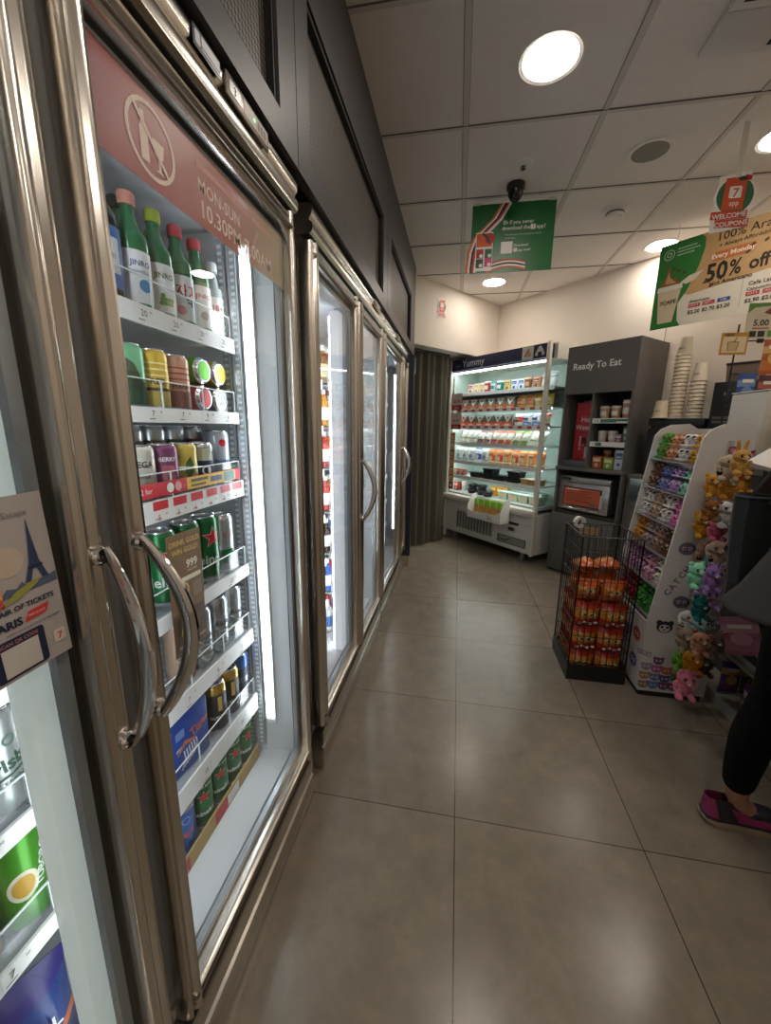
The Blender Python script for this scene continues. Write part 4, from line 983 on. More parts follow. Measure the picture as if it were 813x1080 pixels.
# top shelf
R1 = [('box','d9d4c8','b5473c'),('box','e4dac0','c9a35a'),('box','e2d6ba','c09a50'),('tin','c03a34','e8d8d0'),('tub','e8eceb','2f8a80'),('tub','2f8a80','e8eceb'),('box','d9c27a','8a6a2a'),('box','dfe6f0','3f6ab0'),('box','e6ecf2','3f6ab0'),('tub','8a5a3c','c9a98a'),('box','b98a66','7a4a30'),('bag','d5dadb','8a9aa0'),('bag','d5dadb','8a9aa0')]
nm1 = ['pale carton with a red band','cream carton with a gold band','second cream carton with a gold band','red tub','white tub with a teal lid','teal tub with a white lid','yellow carton with brown print','white and blue carton, left of two,','white and blue carton, right of two,','brown round tub','brown carton','silver grey pouch, left of two,','silver grey pouch, right of two,']
for i, (k, a, b) in enumerate(R1):
    x = .16+i*(1.06/12); z, y = YS[0]
    if k == 'bag': o = pouch('s', a, b, 'e6eaea')
    else: o = carton(k+a, a, b, .078 if k != 'tin' else .07, .105+(.01 if k == 'tin' else 0), .05, k != 'box', 'food_carton' if k == 'box' else 'food_tub')
    yput(o, x, y+.05, z, nm1[i]+' on the top shelf of the open chiller', 'snack', gy.format('top'), rz=-.05 if k == 'box' else 0)
    if k == 'bag': o.scale = (.84,1,.95)
# sandwiches
for rowi, (zi, fills) in enumerate(((1, 'aad66add'),(2, 'dd66adad'))):
    z, y = YS[zi]; nmr = ['second','third'][rowi]
    for i in range(6):
        o = sandwich('a' if rowi == 0 else 'b', 'c9703a' if rowi == 0 else 'd2603a'); x = .13+i*.13
        yput(o, x, y+.02, z, f'triangular sandwich pack with a white label, {nth(i,6)} on the {nmr} chiller shelf', 'sandwich', gy.format(nmr))
    B = ([('o','e6c9a0','d9a45a','c8683a'),('o','e6c9a0','d9a45a','c8683a'),('y','e6d28a','d8b23a','e8e0c0'),('y','e6d28a','d8b23a','e8e0c0')] if rowi == 0 else
         [('r','c23a34','d8d0c8','e8e4da'),('b','ecebe6','8ea6cf','5a7ab8'),('b','ecebe6','8ea6cf','5a7ab8'),('c','e0cfae','b0503c','eae6da')])
    nb = ([('orange bread bag, left of two','o'),('orange bread bag, right of two','o'),('yellow bread bag, left of two','y'),('yellow bread bag, right of two','y')] if rowi == 0 else
          [('red and white bread bag','r'),('white and blue bread bag, left of two','b'),('white and blue bread bag, right of two','b'),('cream and brown bread bag','c')])
    for i in range(4):
        o = bread(*B[i]); x = .90+i*.105
        yput(o, x, y+.02, z, f'{nb[i][0]}, on the {nmr} shelf of the open chiller', 'bread', gy.format(nmr))
# wraps
z, y = YS[3]; WK = ['w','w','w','m','m','r','r','r','g','g','w','w']
WC = {'w':('e3e2d6','9aa06a'),'m':('7a4a4e','d8d0c0'),'r':('b5503a','e0c9a8'),'g':('7a8a4a','d8d4b0')}; WN = {'w':'cream wrap pack','m':'maroon wrap pack','r':'reddish wrap pack','g':'olive wrap pack'}
for i, k in enumerate(WK):
    yput(wrapd(k, *WC[k]), .10+i*.098, y+.03, z, f'{WN[k]} leaning to the right, {nth(i,12)} on the fourth chiller shelf', 'wrap', gy.format('fourth'))
# pouches
z, y = YS[4]; PK = ['w','w','w','b','w','r','r','o','r','o','o','o']
PC_ = {'w':('dfe3e2','b9c2c4','8a9aa8'),'b':('3f62b0','dfe6f0','f0f0f0'),'r':('c8402e','d88a3a','f0d8a0'),'o':('d98a3c','b5653a','f0dcb0')}; PN = {'w':'pale silver pouch','b':'blue pouch','r':'red snack pouch','o':'orange brown snack pouch'}
for i, k in enumerate(PK):
    yput(pouch(k, *PC_[k]), .11+i*.102, y+.03, z, f'{PN[k]}, {nth(i,12)} on the fifth chiller shelf', 'snack', gy.format('fifth'))
# deck with black trays
z, y = YS[5]; g_ = 'trays on the sixth shelf of the open chiller'
for i, x in enumerate((.10,.19)): yput(carton('dr', '9a4a3c', 'e0c8b0', .08, .07, .06), x, y+.03, z, f'{["leftmost","second from the left"][i]} red brown box on the sixth shelf of the open chiller', 'box', g_)
for i, x in enumerate((.42,.60,.76,.94)):
    yput(tray('k', '17181a', '26282a'), x, y+.02, z, f'black meal tray on the sixth chiller shelf, {nth(i,4)} of its row', 'meal tray', g_)
    if i in (1,3): yput(tray('k', '17181a', '26282a'), x+.01, y+.025, z+.0585, f'black meal tray stacked on the {nth(i,4)} tray of the sixth shelf', 'meal tray', g_)
for i, x in enumerate((1.10,1.21)): yput(tray('n', 'b08a5c', 'c9c2ae', .10, .05), x, y+.02, z, f'{["left","right"][i]} brown meal tray at the right end of the sixth shelf', 'meal tray', g_)
# lower deck
z = .576; g_ = 'food on the lower deck of the open chiller'
yput(carton('cw', 'd8d4ca', 'c6c0b4', .075, .11, .05, True, 'food_tub'), .13, .20, z, 'tall white cup at the left end of the lower deck of the open chiller', 'cup', g_)
yput(carton('cw2', 'a03c34', 'd8b8a0', .075, .10, .06), .06, .12, z, 'red box in the left front corner of the lower deck', 'box', g_)
for i, (x, yy, zz) in enumerate(((.33,.13,0),(.33,.135,.057),(.46,.15,0),(.46,.155,.057))):
    yput(bowl('k', '141416', '232527'), x, yy, z+zz, f'black bowl on the lower deck, {["left","right"][i//2]} stack, {["lower","upper"][i%2]} one', 'meal bowl', g_)
yput(bowl('k', '', ''), .60, .10, z, 'single black bowl at the front middle of the lower deck', 'meal bowl', g_)
for i, x in enumerate((.55,.63,.71)):
    yput(carton('or', 'dd9a2c', 'e8c460', .07, .10, .06), x, .24, z, f'orange yellow pack at the back of the lower deck, {nth(i,3)} of three', 'snack', g_)
def salad():
    def mk():
        m = MB().prism([(-.05,0),(.05,0),(.06,.075),(-.06,.075)], ((0,.006,0),(1,0,0),(0,0,1)), (0,.11,0), C('a9b79c',.25,noise=.5,nscale=70))
        m.rbox(-.062,.062,0,.122,.075,.09,C('cfdad2',.15),.004); m.flat(rrect(-.03,.02,.03,.055,.004), ((0,.0055,0),(1,0,0),(0,0,1)), C('c99a80'), .001)
        return m.build('salad_box')
    return food('sal', mk)
for i in range(4): yput(salad(), .80+i*.13, .10, z, f'clear salad box on the lower deck, {nth(i,4)} of four', 'salad', g_)
for i in range(3): yput(salad(), .84+i*.13, .26, z, f'clear salad box in the second row of the lower deck, {nth(i,3)}', 'salad', g_)
# signs hung inside the left wall
def wall_sign(z, h, label, top, bot, word):
    t = thing('price_sign', label, 'sign', YF.pt(.040,.018,z), YA)
    m = MB().box(0,.165,-.002,.002,0,h,C(bot)); F = fr((0,-.002,0),(1,0,0),(0,0,1))
    m.flat(rect(.0,h*.30,.165,h), F, C('e6dcd4'), .0006); m.flat(text(word, .050, .083, h*.43, 'C', bold=.01), F, C('b84038'), .0012); m.flat(text('DEAL', .036, .083, h*.07, 'C', bold=.01), F, PAPER, .0012)
    m.flat(text('any 2', .024, .083, h*.80, 'C'), F, C('8a6a60'), .0012); m.flat(rect(.0,h*.28,.012,h), F, C(bot), .0014)
    m.build('printed_card', t); MB().box(.0,.006,.0025,.006,.0,h,C('c0c4c4', .3)).build('holder', t)
wall_sign(1.52, .185, 'red and white price card at the left edge of the chiller, upper of two', 'e6dcd4', 'b5302e', '$3.90')
wall_sign(1.305, .185, 'red and white price card at the left edge of the chiller, lower of two', 'e6dcd4', 'b5302e', '$5.60')
t = thing('picture_strip', 'tall strip of orange food pictures at the left edge of the chiller', 'sign', YF.pt(.040,.016,.60), YA)
m = MB().box(0,.085,-.0015,.0015,0,.67,C('d9cdb8')); F = fr((0,-.0015,0),(1,0,0),(0,0,1))
for i, c in enumerate(('8a3a2c','d08a30','d99a3a','dca24a','c98a4a','cfc6b4','d2a868')):
    m.flat(rect(.004,.006+i*.095,.081,.092+i*.095), F, C(c), .0006); m.flat(ell(.042,.045+i*.095,.022), F, C('e6d2a8'), .0012); m.flat(rect(.012,.074+i*.095,.06,.082+i*.095), F, C('6a4a30'), .0012)
m.build('printed_strip', t)
# banana box hooked on the bumper
bx = thing('banana_box', 'white cardboard box of wrapped bananas fixed to the front of the open chiller', 'box', YF.pt(.815,-.0565,.385), YA)
CARD = C('e2e0da', .6); m = MB()
m.prism([(-.23,0),(.23,0),(.23,.11),(.21,.12),(.17,.085),(-.17,.070),(-.23,.085)], ((0,-.135,0),(1,0,0),(0,0,1)), (0,.004,0), CARD)
for x in (-.23,.226): m.prism([(0,0),(.127,0),(.127,.25),(.06,.24),(0,.13)], ((x,-.131,0),(0,1,0),(0,0,1)), (.004,0,0), CARD)
m.box(-.226,.226,-.131,-.004,0,.004,CARD).box(-.226,.226,-.008,-.004,.004,.20,CARD)
m.build('tray', bx)
f_ = MB(); F = fr((0,-.135,0),(1,0,0),(0,0,1)); f_.flat(rrect(.05,.012,.12,.066,.004), F, C('cfc9ba'), .0008); f_.flat(text('1.20', .022, .085, .03, 'C', bold=.01), F, C('a03830'), .0016); f_.build('price_label', bx)
def banana():
    def mk():
        pts = [(0,.02*math.sin(PI*i/9)-.0,.005+.165*i/9) for i in range(10)]; rr = [.006,.013,.0165,.018,.0185,.0185,.018,.016,.011,.006]
        o = MB().tube(pts, rr, C('c9973e',.4,noise=.2), 8).build('banana')
        g = MB(); rnd = random.Random(3)
        for k in range(5):
            a = 2*PI*k/5; g.prism([(-.008,0),(.008,0),(.012,.05+.015*rnd.random()),(0,.075),(-.012,.05)], ((math.cos(a)*.009,.005+math.sin(a)*.009,.125),(-math.sin(a),math.cos(a),0),(math.cos(a)*.10,math.sin(a)*.10,.97)), (.001*math.cos(a),.001*math.sin(a),.0003), C('86c52e',.35))
        g.build('green_wrapper', o); return o
    return food('ban', mk)
for i in range(9):
    lx = -.185+i*.042; put(banana(), YF.pt(.815+lx,-.052-.085+.022*(i%2),.385+.009), (-.06,.08,YA), f'banana with a bright green wrapper, {nth(i,9)} in the white box', 'banana', 'bananas in the white box')

# ------------------------------------------------------------------ curtain at the recess
CUR = mat('curtain_cloth', H('5a5648'), .85, noise=.15, nscale=60, bump=.2)
t = thing('curtain', 'dark olive grey pleated curtain hanging between the navy panel and the open chiller', 'curtain', (K-W2*1.40+W2n*.16), math.atan2(W2.y,W2.x))
NX = 90; W_ = .74; vs = []; fs = []
for j, z in enumerate((.02,.5,1.0,1.5,1.95,2.07)):
    for i in range(NX+1):
        u = i/NX; am = .034*(1-.35*(j/5)); vs.append((u*W_, am*math.sin(2*PI*u*7+.3*math.sin(j*1.1))+.012*math.sin(2*PI*u*3+1), z))
for j in range(5):
    for i in range(NX): a = j*(NX+1)+i; fs.append((a,a+1,a+NX+2,a+NX+1))
MB().add(vs, fs, CUR, True).build('cloth', t)
MB().box(0,W_,-.02,.02,2.068,2.095,C('2a2a28', .5)).build('curtain_rail', t)
# ------------------------------------------------------------------ "Ready To Eat" cabinet
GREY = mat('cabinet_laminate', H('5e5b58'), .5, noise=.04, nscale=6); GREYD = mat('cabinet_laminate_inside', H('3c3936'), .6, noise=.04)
RF = Frame(-.302, .470); RW = .585; RD = .455; RH = 2.006
rt = thing('ready_meal_cabinet', 'tall grey cabinet headed Ready To Eat with shelves and a microwave niche', 'cabinet', RF.pt(0,0,0), YA)
m = MB(); T = .018
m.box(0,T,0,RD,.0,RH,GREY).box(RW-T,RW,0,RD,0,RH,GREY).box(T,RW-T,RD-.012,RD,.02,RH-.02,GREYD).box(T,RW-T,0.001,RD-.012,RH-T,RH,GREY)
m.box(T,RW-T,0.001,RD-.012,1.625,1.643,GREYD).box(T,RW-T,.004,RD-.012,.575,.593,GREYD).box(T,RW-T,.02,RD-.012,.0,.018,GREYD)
m.build('carcass', rt)
p = MB().box(T,RW-T,-.002,.010,1.615,RH-T,GREY); F = fr((0,-.002,1.6),(1,0,0),(0,0,1))
p.flat(text('Ready To Eat', .074, .262, .215, 'C', bold=.015), F, C('eceae6', .4), .0008); p.build('header_board', rt)
MB().rbox(-.004,RW+.004,-.022,RD-.014,.965,.993,GREY,.004).build('counter_ledge', rt)
d = MB().rbox(T*.2,RW-T*.2,-.018,-.001,.03,.570,GREY,.003).build('door', rt)
MB().box(.10,.40,-.0205,-.018,.47,.474,C('2a2826')).box(.10,.103,-.0205,-.018,.40,.47,C('2a2826')).build('finger_groove', d)
MB().box(.255,.270,.006,RD-.014,.994,1.624,GREY).build('divider', rt)
for z in (1.405,1.215):
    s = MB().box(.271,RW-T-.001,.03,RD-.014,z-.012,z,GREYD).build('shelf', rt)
    q = MB().box(.271,RW-T-.001,.018,.030,z-.034,z+.006,C('e0e4e0', .3)); F = fr((.271,.018,z-.034),(1,0,0),(0,0,1))
    q.flat(rect(.07 if z > 1.3 else .05,.006,.285 if z > 1.3 else .10,.033), F, C('3f7a5a', .4), .0008); q.flat(text('2.95', .022, .02, .012), F, INK, .0016); q.flat(rect(.20,.004,.29,.014) if z > 1.3 else rect(.11,.006,.19,.034), F, PAPER, .0012)
    q.build('price_rail', s)
hw = thing('hot_water_machine', 'red hot water dispenser standing in the left half of the grey cabinet', 'water dispenser', RF.pt(.142,.07,.994), YA)
MB().rbox(-.105,.108,-.05,.28,0,.055,C('57575a', .4),.004).build('drip_tray', hw)
b = MB().rbox(-.075,.108,.04,.27,.056,.555,C('b5333a', .4),.006); F = fr((-.075,.04,.056),(1,0,0),(0,0,1))
b.flat(text('Hot', .064, .050, .335, bold=.015), F, C('ead9d4'), .001); b.flat(text('Water', .057, .008, .268, bold=.015), F, C('ead9d4'), .001)
for k in range(4): b.flat(ell(.052+.022*k,.240,.006), F, C('5a2026'), .001)
b.flat(strip([(.060,.12),(.060,.21)], .010), F, C('ead9d4'), .001); b.flat(ell(.060,.100,.008), F, C('ead9d4'), .001); b.flat(rrect(.078,.15,.115,.20,.004), F, C('3a1c20'), .001); b.flat(rect(.11,.02,.165,.12), F, C('c9a9a4'), .001); b.flat(strip([(.09,.13),(.15,.155)], .006), F, C('d8b25a'), .0012)
b.build('body', hw); MB().rbox(-.02,.09,.045,.20,.555,.575,C('3a3a3c', .4),.003).build('lid', hw)
MB().tube([(.045,.036,.20),(.045,.01,.20),(.045,.005,.17)], .007, CHROME).build('spout', hw)
mw = thing('microwave', 'steel microwave with an orange notice on its door, in the grey cabinet', 'microwave', RF.pt(.265,.02,.594), YA)
STM = mat('microwave_steel', (.42,.41,.40), .32, .9, noise=.05, nscale=3)
MB().rbox(-.235,.225,.018,.38,.012,.315,STM,.004).build('body', mw)
dd = MB().rbox(-.235,.225,0,.017,.014,.265,STM,.003).build('door', mw); MB().rbox(-.185,.165,-.003,.001,.055,.225,C('2a2624', .15),.002).build('window', dd)
n = MB().box(-.175,.150,-.0048,-.0032,.065,.215,C('c9623f', .5)); F = fr((-.175,-.0048,.065),(1,0,0),(0,0,1))
for k in range(5): n.flat(rect(.02,.122-.022*k,.26-.03*(k%2),.130-.022*k), F, C('8d4430'), .0008)
n.flat(rect(.02,.135,.14,.143), F, C('f0dcd0'), .0008); n.flat(rect(.245,.01,.30,.03), F, C('5a6a78'), .0008); n.build('notice', dd)
n2 = MB().box(.153,.175,-.0045,-.003,.06,.18,C('c9c4bc')).build('instruction_label', dd)
k = MB().rbox(-.235,.225,0,.017,.268,.313,STM,.003); F = fr((-.235,0,.268),(1,0,0),(0,0,1)); k.flat(rect(.02,.012,.11,.036), F, C('101214'), .001); k.flat(rect(.03,.02,.09,.028), F, C('3a5a48'), .0016)
for i in range(7): k.flat(rrect(.19+i*.034,.012,.215+i*.034,.034,.003), F, C('b8b5b0'), .001)
k.build('control_panel', mw)
MB().tube([(-.17,-.002,.040),(-.17,-.022,.040),(.16,-.022,.040),(.16,-.002,.040)], .006, CHROME).build('handle', dd)
for x in (-.2,.19):
    for y in (.05,.33): MB().lathe([(0,0),(.014,0),(.014,.013)], RUBBER, (x,y,0), 12).build('foot', mw)
def rput(o, x, y, z, lab, cat, grp, rz=0.): return put(o, RF.pt(x,y,z+.001), (0,0,YA+rz), lab, cat, grp)
gr = 'food on the shelves of the grey cabinet'
for i, x in enumerate((.325,.418)): rput(carton('cupn', 'c9a27a', 'd8d4c8', .078, .105, .05, True, 'noodle_cup'), x, .10, 1.405, f'tan noodle cup on the upper shelf of the grey cabinet, {["left","right"][i]} one', 'noodle cup', gr)
rput(carton('cupp', 'c98a80', 'e8e0d8', .070, .145, .05, True, 'noodle_cup'), .512, .08, 1.405, 'tall pink cup at the right end of the grey cabinet upper shelf', 'noodle cup', gr)
for i, x in enumerate((.330,.412)): rput(carton('cupw', 'd8c0b4', 'd0ccc6', .072, .095, .05, True, 'noodle_cup'), x, .10, 1.215, f'pale cup on the middle shelf of the grey cabinet, {["left","right"][i]} one', 'noodle cup', gr)
rput(carton('gb', '6a7a70', 'b8c0b8', .05, .135, .05), .525, .08, 1.215, 'dark green carton at the right end of the middle cabinet shelf', 'carton', gr)
rput(carton('st', '8a6a6a', 'c0a8a4', .05, .07, .05), .475, .07, 1.215, 'small mauve box on the middle cabinet shelf', 'box', gr)
for i, (k, a, b2, x, y, h, n) in enumerate((('ro','b5623a','e0c49a',.325,.06,.105,'orange brown box at the lower left of the grey cabinet'),('rg','7f9a3c','d0c890',.425,.055,.10,'lime green box at the bottom of the grey cabinet'),('rw','c9d0d4','4a6aa0',.512,.05,.165,'white and blue milk carton at the bottom right of the grey cabinet'),('rr','a8522c','d8a868',.345,.16,.155,'tall orange jar behind the orange brown box'),('rk','7a4a2a','c89a5a',.435,.16,.155,'tall brown jar behind the lime green box'))):
    rput(carton(k, a, b2, .080 if i < 2 else .07, h, .06, i > 2, 'food_carton' if i < 3 else 'food_jar'), x, y+(.0 if i < 3 else .03), .994, n, 'food', gr)

# ------------------------------------------------------------------ wire basket of snack bags
BX, BY, BW, BDp, BHt = .636, 2.040, .292, .318, .795
WIRE = C('121214', .4)
bt = thing('wire_basket', 'tall black wire bin full of red and orange snack bags beside the plush toy display', 'basket', (BX,BY,0), 0)
m = MB().prism([(0,0),(BW,0),(BW,BDp),(0,BDp)], ((0,0,.0),(1,0,0),(0,1,0)), (0,0,.012), C('141416', .45))
for (a,b,c,d_) in ((0,BW,0,.012),(0,BW,BDp-.012,BDp),(0,.012,.012,BDp-.012),(BW-.012,BW,.012,BDp-.012)): m.box(a,b,c,d_,.012,.085,C('141416', .45))
m.build('tray', bt)
def grid(side):
    g = MB(); n = 9
    L0 = BW if side in 'fb' else BDp
    P = lambda s, z: {'f':(s,.006,z),'b':(s,BDp-.006,z),'l':(.006,s,z),'r':(BW-.006,s,z)}[side]
    for i in range(n+1):
        s = .006+(L0-.012)*i/n; g.tube([P(s,.08),P(s,BHt)], .0040 if i in (0,n) else .0023, WIRE, 6)
    for j in range(10):
        z = .10+(BHt-.10)*j/9; g.tube([P(.006,z),P(L0-.006,z)], .0034 if j in (0,9) else .0021, WIRE, 6)
    return g.build({'f':'front_grid','b':'back_grid','l':'side_grid','r':'side_grid'}[side], bt)
for sd in 'fblr': grid(sd)
rl = thing('tape_roll', 'white tape roll hung on the back rim of the black wire bin', 'tape', (BX+.075,BY+BDp+.004,.80), .3)
MB().lathe([(.018,-.012),(.034,-.012),(.034,.012),(.018,.012),(.018,-.012)], C('d9d6d0', .5), (0,0,0), 28, 'y').build('roll', rl)
MB().tube([(.0,0,-.02),(0,-.0,.017)], .0022, WIRE).build('hook', rl)
tag(put(MB().prism([(-.05,0),(.05,-.012),(.05,.03),(-.05,.042)], ((0,0,0),(1,0,0),(0,0,1)), (0,.003,0), C('b59a74', .6)).build('hanging_price_tag'), (BX+.13,BY+BDp+.004,.735), (0,0,.02)), 'beige price tag on the back rim of the black wire bin', 'price tag')
def crisp(key):
    def mk():
        if key == 'r':
            m = MB().pillow(.135, .160, .085, [(.10,C('a8281e',.25)),(.42,C('b8321e',.25)),(.80,C('c9842e',.25)),(.9,C('b8321e',.25)),(1,C('a8281e',.25))], ((0,.045,0),(1,0,0),(0,0,1)), wrinkle=.06, seed=4)
            Q = ((-.0675,.045-.0425,0),(1,0,0),(0,.0,1))
            m.flat(ell(.045,.098,.018,.013), Q, C('d8c08a',.4), .002); m.flat(ell(.088,.098,.018,.013), Q, C('d8c08a',.4), .002); m.flat(ell(.05,.096,.007), Q, C('241a14'), .0035); m.flat(ell(.083,.096,.007), Q, C('241a14'), .0035)
            m.flat(strip([(.045,.074),(.067,.066),(.09,.074)], .006), Q, C('4a2018'), .003)
            for k in range(4): m.flat(ell(.030+.026*k,.040+.008*(k%2),.010,.008), Q, C('e0d8cc',.4), .0025)
        else:
            m = MB().pillow(.135, .150, .095, [(.12,C('b5501e',.22)),(.45,C('c4661e',.22)),(.7,C('d08a34',.22)),(1,C('c25a1e',.22))], ((0,.045,0),(1,0,0),(0,0,1)), wrinkle=.10, seed=9)
            Q = ((-.0675,.0,0),(1,0,0),(0,0,1)); m.flat(ell(.067,.085,.024,.017), Q, C('d9c49a',.4), .002); m.flat(ell(.067,.083,.008), Q, C('5a4a30'), .0035)
        return m.build('crisp_bag')
    return PR.get('crisp'+key, mk)
gb = 'snack bags in the black wire bin'
tiers = ['lowest','second lowest','third lowest']
for j in range(3):
    z = .014+j*.138
    for r in range(3):
        for c in range(2):
            o = crisp('r'); put(o, (BX+.080+c*.134-.0005,BY+.019+r*.0955,z), (0,0,0), f'red snack bag in the {tiers[j]} tier of the wire bin, {["front","middle","back"][r]} {["left","right"][c]}', 'snack bag', gb); o.scale = (.985,.92,.855)
rnd = random.Random(5)
for i in range(4):
    c, r = i%2, i//2
    o = crisp('o'); put(o, (BX+.083+c*.126,BY+.040+r*.125,.430), (0,rnd.uniform(-.05,.05),rnd.uniform(-.10,.10)), f'orange snack bag standing above the red ones in the wire bin, {["front","back"][r]} {["left","right"][c]}', 'snack bag', gb); o.scale = (.90,.95,.80)
for i in range(2):
    o = crisp('o'); put(o, (BX+.082+i*.128,BY+.235+.03*i,.555), (PI/2-.12,0,.04-.08*i), f'orange snack bag lying flat on top of the heap in the wire bin, {["left","right"][i]} one', 'snack bag', gb); o.scale = (.90,.80,.95)
# ------------------------------------------------------------------ plush toy display
def plush_mesh(kind, sub):
    """a soft toy as one continuous mesh, 0.1 m tall, sitting and facing -y"""
    m = MB(); X = C('808080')
    m.ball((0,0,.034),(.027,.025,.034),X,3).ball((0,-.006,.076),(.028,.025,.025),X,3)
    for s in (-1,1):
        m.ball((s*.020,-.026,.012),(.011,.020,.011),X,2).ball((s*.027,-.010,.045),(.009,.011,.018),X,2,(Vector((0,1,0)),s*.5))
    if kind == 'bear':
        for s in (-1,1): m.ball((s*.021,-.004,.098),(.010,.006,.010),X,2)
    elif kind == 'dog':
        for s in (-1,1): m.ball((s*.029,-.004,.074),(.008,.010,.020),X,2,(Vector((0,1,0)),-s*.3))
    elif kind == 'cat':
        for s in (-1,1): m.lathe([(.011,.088),(.007,.100),(.0005,.113)],X,(s*.017,-.004,0),10)
    elif kind == 'rabbit':
        for s in (-1,1): m.ball((s*.013,0,.117),(.008,.006,.026),X,2,(Vector((0,1,0)),s*.2))
    elif kind == 'unicorn':
        for s in (-1,1): m.ball((s*.020,0,.100),(.006,.005,.012),X,2)
        m.lathe([(.006,.097),(.004,.110),(.0006,.126)],X,(0,-.014,0),8)
        for k in range(4): m.ball((0,.012+.004*k,.098-.014*k),(.009,.009,.011),X,1)
    elif kind == 'pig':
        for s in (-1,1): m.ball((s*.019,-.010,.098),(.009,.005,.010),X,2)
    m.ball((0,-.029,.070),(.012,.012,.009),X,2)
    if kind in ('dog','cat','pig'): m.tube([(0,.020,.015),(.012,.034,.020),(.018,.038,.035)], [.006,.005,.003], X, 8)
    o = m.build('tmp'); md = o.modifiers.new('r','REMESH'); md.mode = 'VOXEL'; md.voxel_size = .0038 if sub else .0026; md.use_smooth_shade = True
    dg = bpy.context.evaluated_depsgraph_get(); me = bpy.data.meshes.new_from_object(o.evaluated_get(dg)); me2 = o.data
    bpy.data.objects.remove(o); bpy.data.meshes.remove(me2)
    from mathutils import noise as nz_
    v = [tuple(q.co+q.normal*.0016*nz_.noise(q.co*230)) for q in me.vertices]; f = [tuple(p.vertices) for p in me.polygons]; bpy.data.meshes.remove(me)
    return v, f
PM = {}
def fur(h): return mat('plush_'+h, H(h), .95, noise=.28, nscale=160, bump=.7, spec=.1)
def plush(kind, col, spot=None, big=False):
    """small binned toys are one mesh; the bigger hanging ones carry eyes, muzzle and tag as parts"""
    def mk():
        k = (kind, not big)
        if k not in PM: PM[k] = plush_mesh(kind, not big)
        m = MB(); v, f = PM[k]; base = fur(col)
        if spot:
            sp = fur(spot); rnd = random.Random(hash(col) % 97 if False else len(col+spot)); cs = [Vector((rnd.uniform(-.03,.03),rnd.uniform(-.03,.02),rnd.uniform(.02,.10))) for _ in range(7)]
            A = []; B = []
            for q in f:
                c = sum((Vector(v[i]) for i in q), Vector())/len(q); (B if any((c-x).length < .012 for x in cs) else A).append(q)
            m.add(v, A, base, True); m.add(v, B, sp, True)
        else: m.add(v, f, base, True)
        eye = C('1a1620', .08); muz = fur('d8cdbc'); tg = C('b53038', .4)
        def eyes(mm, s): mm.ball((s*.0125,-.0275,.079),(.0058,.0045,.0065),eye,2).ball((s*.0125-.001,-.0315,.081),(.0016,.0012,.0016),WHITE,1)
        if not big:
            for s in (-1,1): eyes(m, s)
            m.ball((0,-.0355,.068),(.007,.006,.006),muz,2).ball((0,-.041,.0705),(.0025,.002,.002),eye,1)
            return m.build('plush_toy')
        o = m.build('plush_toy')
        for s in (-1,1):
            e = MB(); eyes(e, s); e.build('eye', o)
        MB().ball((0,-.0350,.068),(.0085,.0075,.007),muz,2).ball((0,-.042,.0705),(.003,.002,.0022),eye,1).build('muzzle', o)
        t = MB().prism([(0,-.010),(.008,-.001),(.007,.006),(.002,.006),(0,.003),(-.002,.006),(-.007,.006),(-.008,-.001)], ((.030,-.016,.094),(1,0,.2),(0,-.2,1)), (0,.001,0), tg); t.tube([(.020,-.008,.098),(.030,-.0155,.099)], .0006, WHITE, 5).build('hang_tag', o)
        return o
    return PR.get(f'plush{kind}{col}{spot}{big}', mk)
TYX, TYY = .958, 1.975; TYW = .44
PANEL_W = C('cfcbc6', .45, noise=.02)
tt = thing('toy_display', 'white floor display with slanted bins of plush toys and the word CATCH on its side', 'display stand', (TYX,TYY,0))
prof = [(.0,.03),(-.004,.40),(.045,.80),(.100,1.29),(.125,1.325),(.175,1.350),(.26,1.355),(.30,1.33),(.30,.03)]
pan = MB().prism(prof, ((0,-.006,0),(1,0,0),(0,0,1)), (0,.012,0), PANEL_W)
F = fr((0,-.006,0),(1,0,0),(0,0,1)); L = .0008
for i, (ch, c) in enumerate(zip('CATCH', ('2f3a6a','7a3a6a','2f5a4a','6a3a3a','2f3a5a'))):
    pan.flat(text(ch, .040, .066+.0165*i, .545+.030*i, 'L', rot=1.05, bold=.015), F, C(c), L)
def face(x, z, r, c, e='f0e8e0', ears=True):
    if ears:
        for s in (-1,1): pan.flat(ell(x+s*r*.72, z+r*.62, r*.36, n=12), F, C(c), L*.8)
    pan.flat(ell(x, z, r, r*.86), F, C(c), L)
    for s in (-1,1): pan.flat(ell(x+s*r*.36, z+r*.05, r*.22, n=12), F, C(e), L*1.8); pan.flat(ell(x+s*r*.34, z+r*.03, r*.13, n=12), F, C('1e1a26'), L*2.4)
    pan.flat(ell(x, z-r*.38, r*.14, r*.1, n=10), F, C('3a2a2a'), L*1.8)
face(.075,.385,.036,'26262e'); pan.flat(ell(.075,.378,.024,.020), F, C('c8c6c2'), L*1.4)
for s in (-1,1): pan.flat(ell(.075+s*.012,.385,.007), F, C('26262e'), L*3)
face(.112,.785,.036,'7a6f86', ears=False); face(.128,.520,.036,'6a6478', ears=False)
for (x, z, c) in ((.025,.165,'8a8a98'),(.022,.115,'a87a48'),(.022,.065,'8a7468'),(.075,.20,'7a4a7a'),(.072,.155,'a8588a'),(.070,.110,'6a7a9a'),(.068,.065,'5a7ab0'),(.118,.15,'b5623a'),(.115,.105,'5a4a7a'),(.115,.065,'6a4a6a'),(.158,.065,'a84a7a'),(.160,.12,'6a8a5a')): face(x, z, .024, c)
pan.flat(ring(.222,1.235,.016,.021), F, C('b5303c'), L)
pan.flat(poly([(.222,1.215),(.245,1.24),(.240,1.255),(.228,1.255),(.222,1.248),(.216,1.255),(.204,1.255),(.199,1.24)]), F, C('c23a48'), L*.6); pan.flat(text('ty', .026, .222, 1.232, 'C', bold=.02), F, PAPER, L*2)
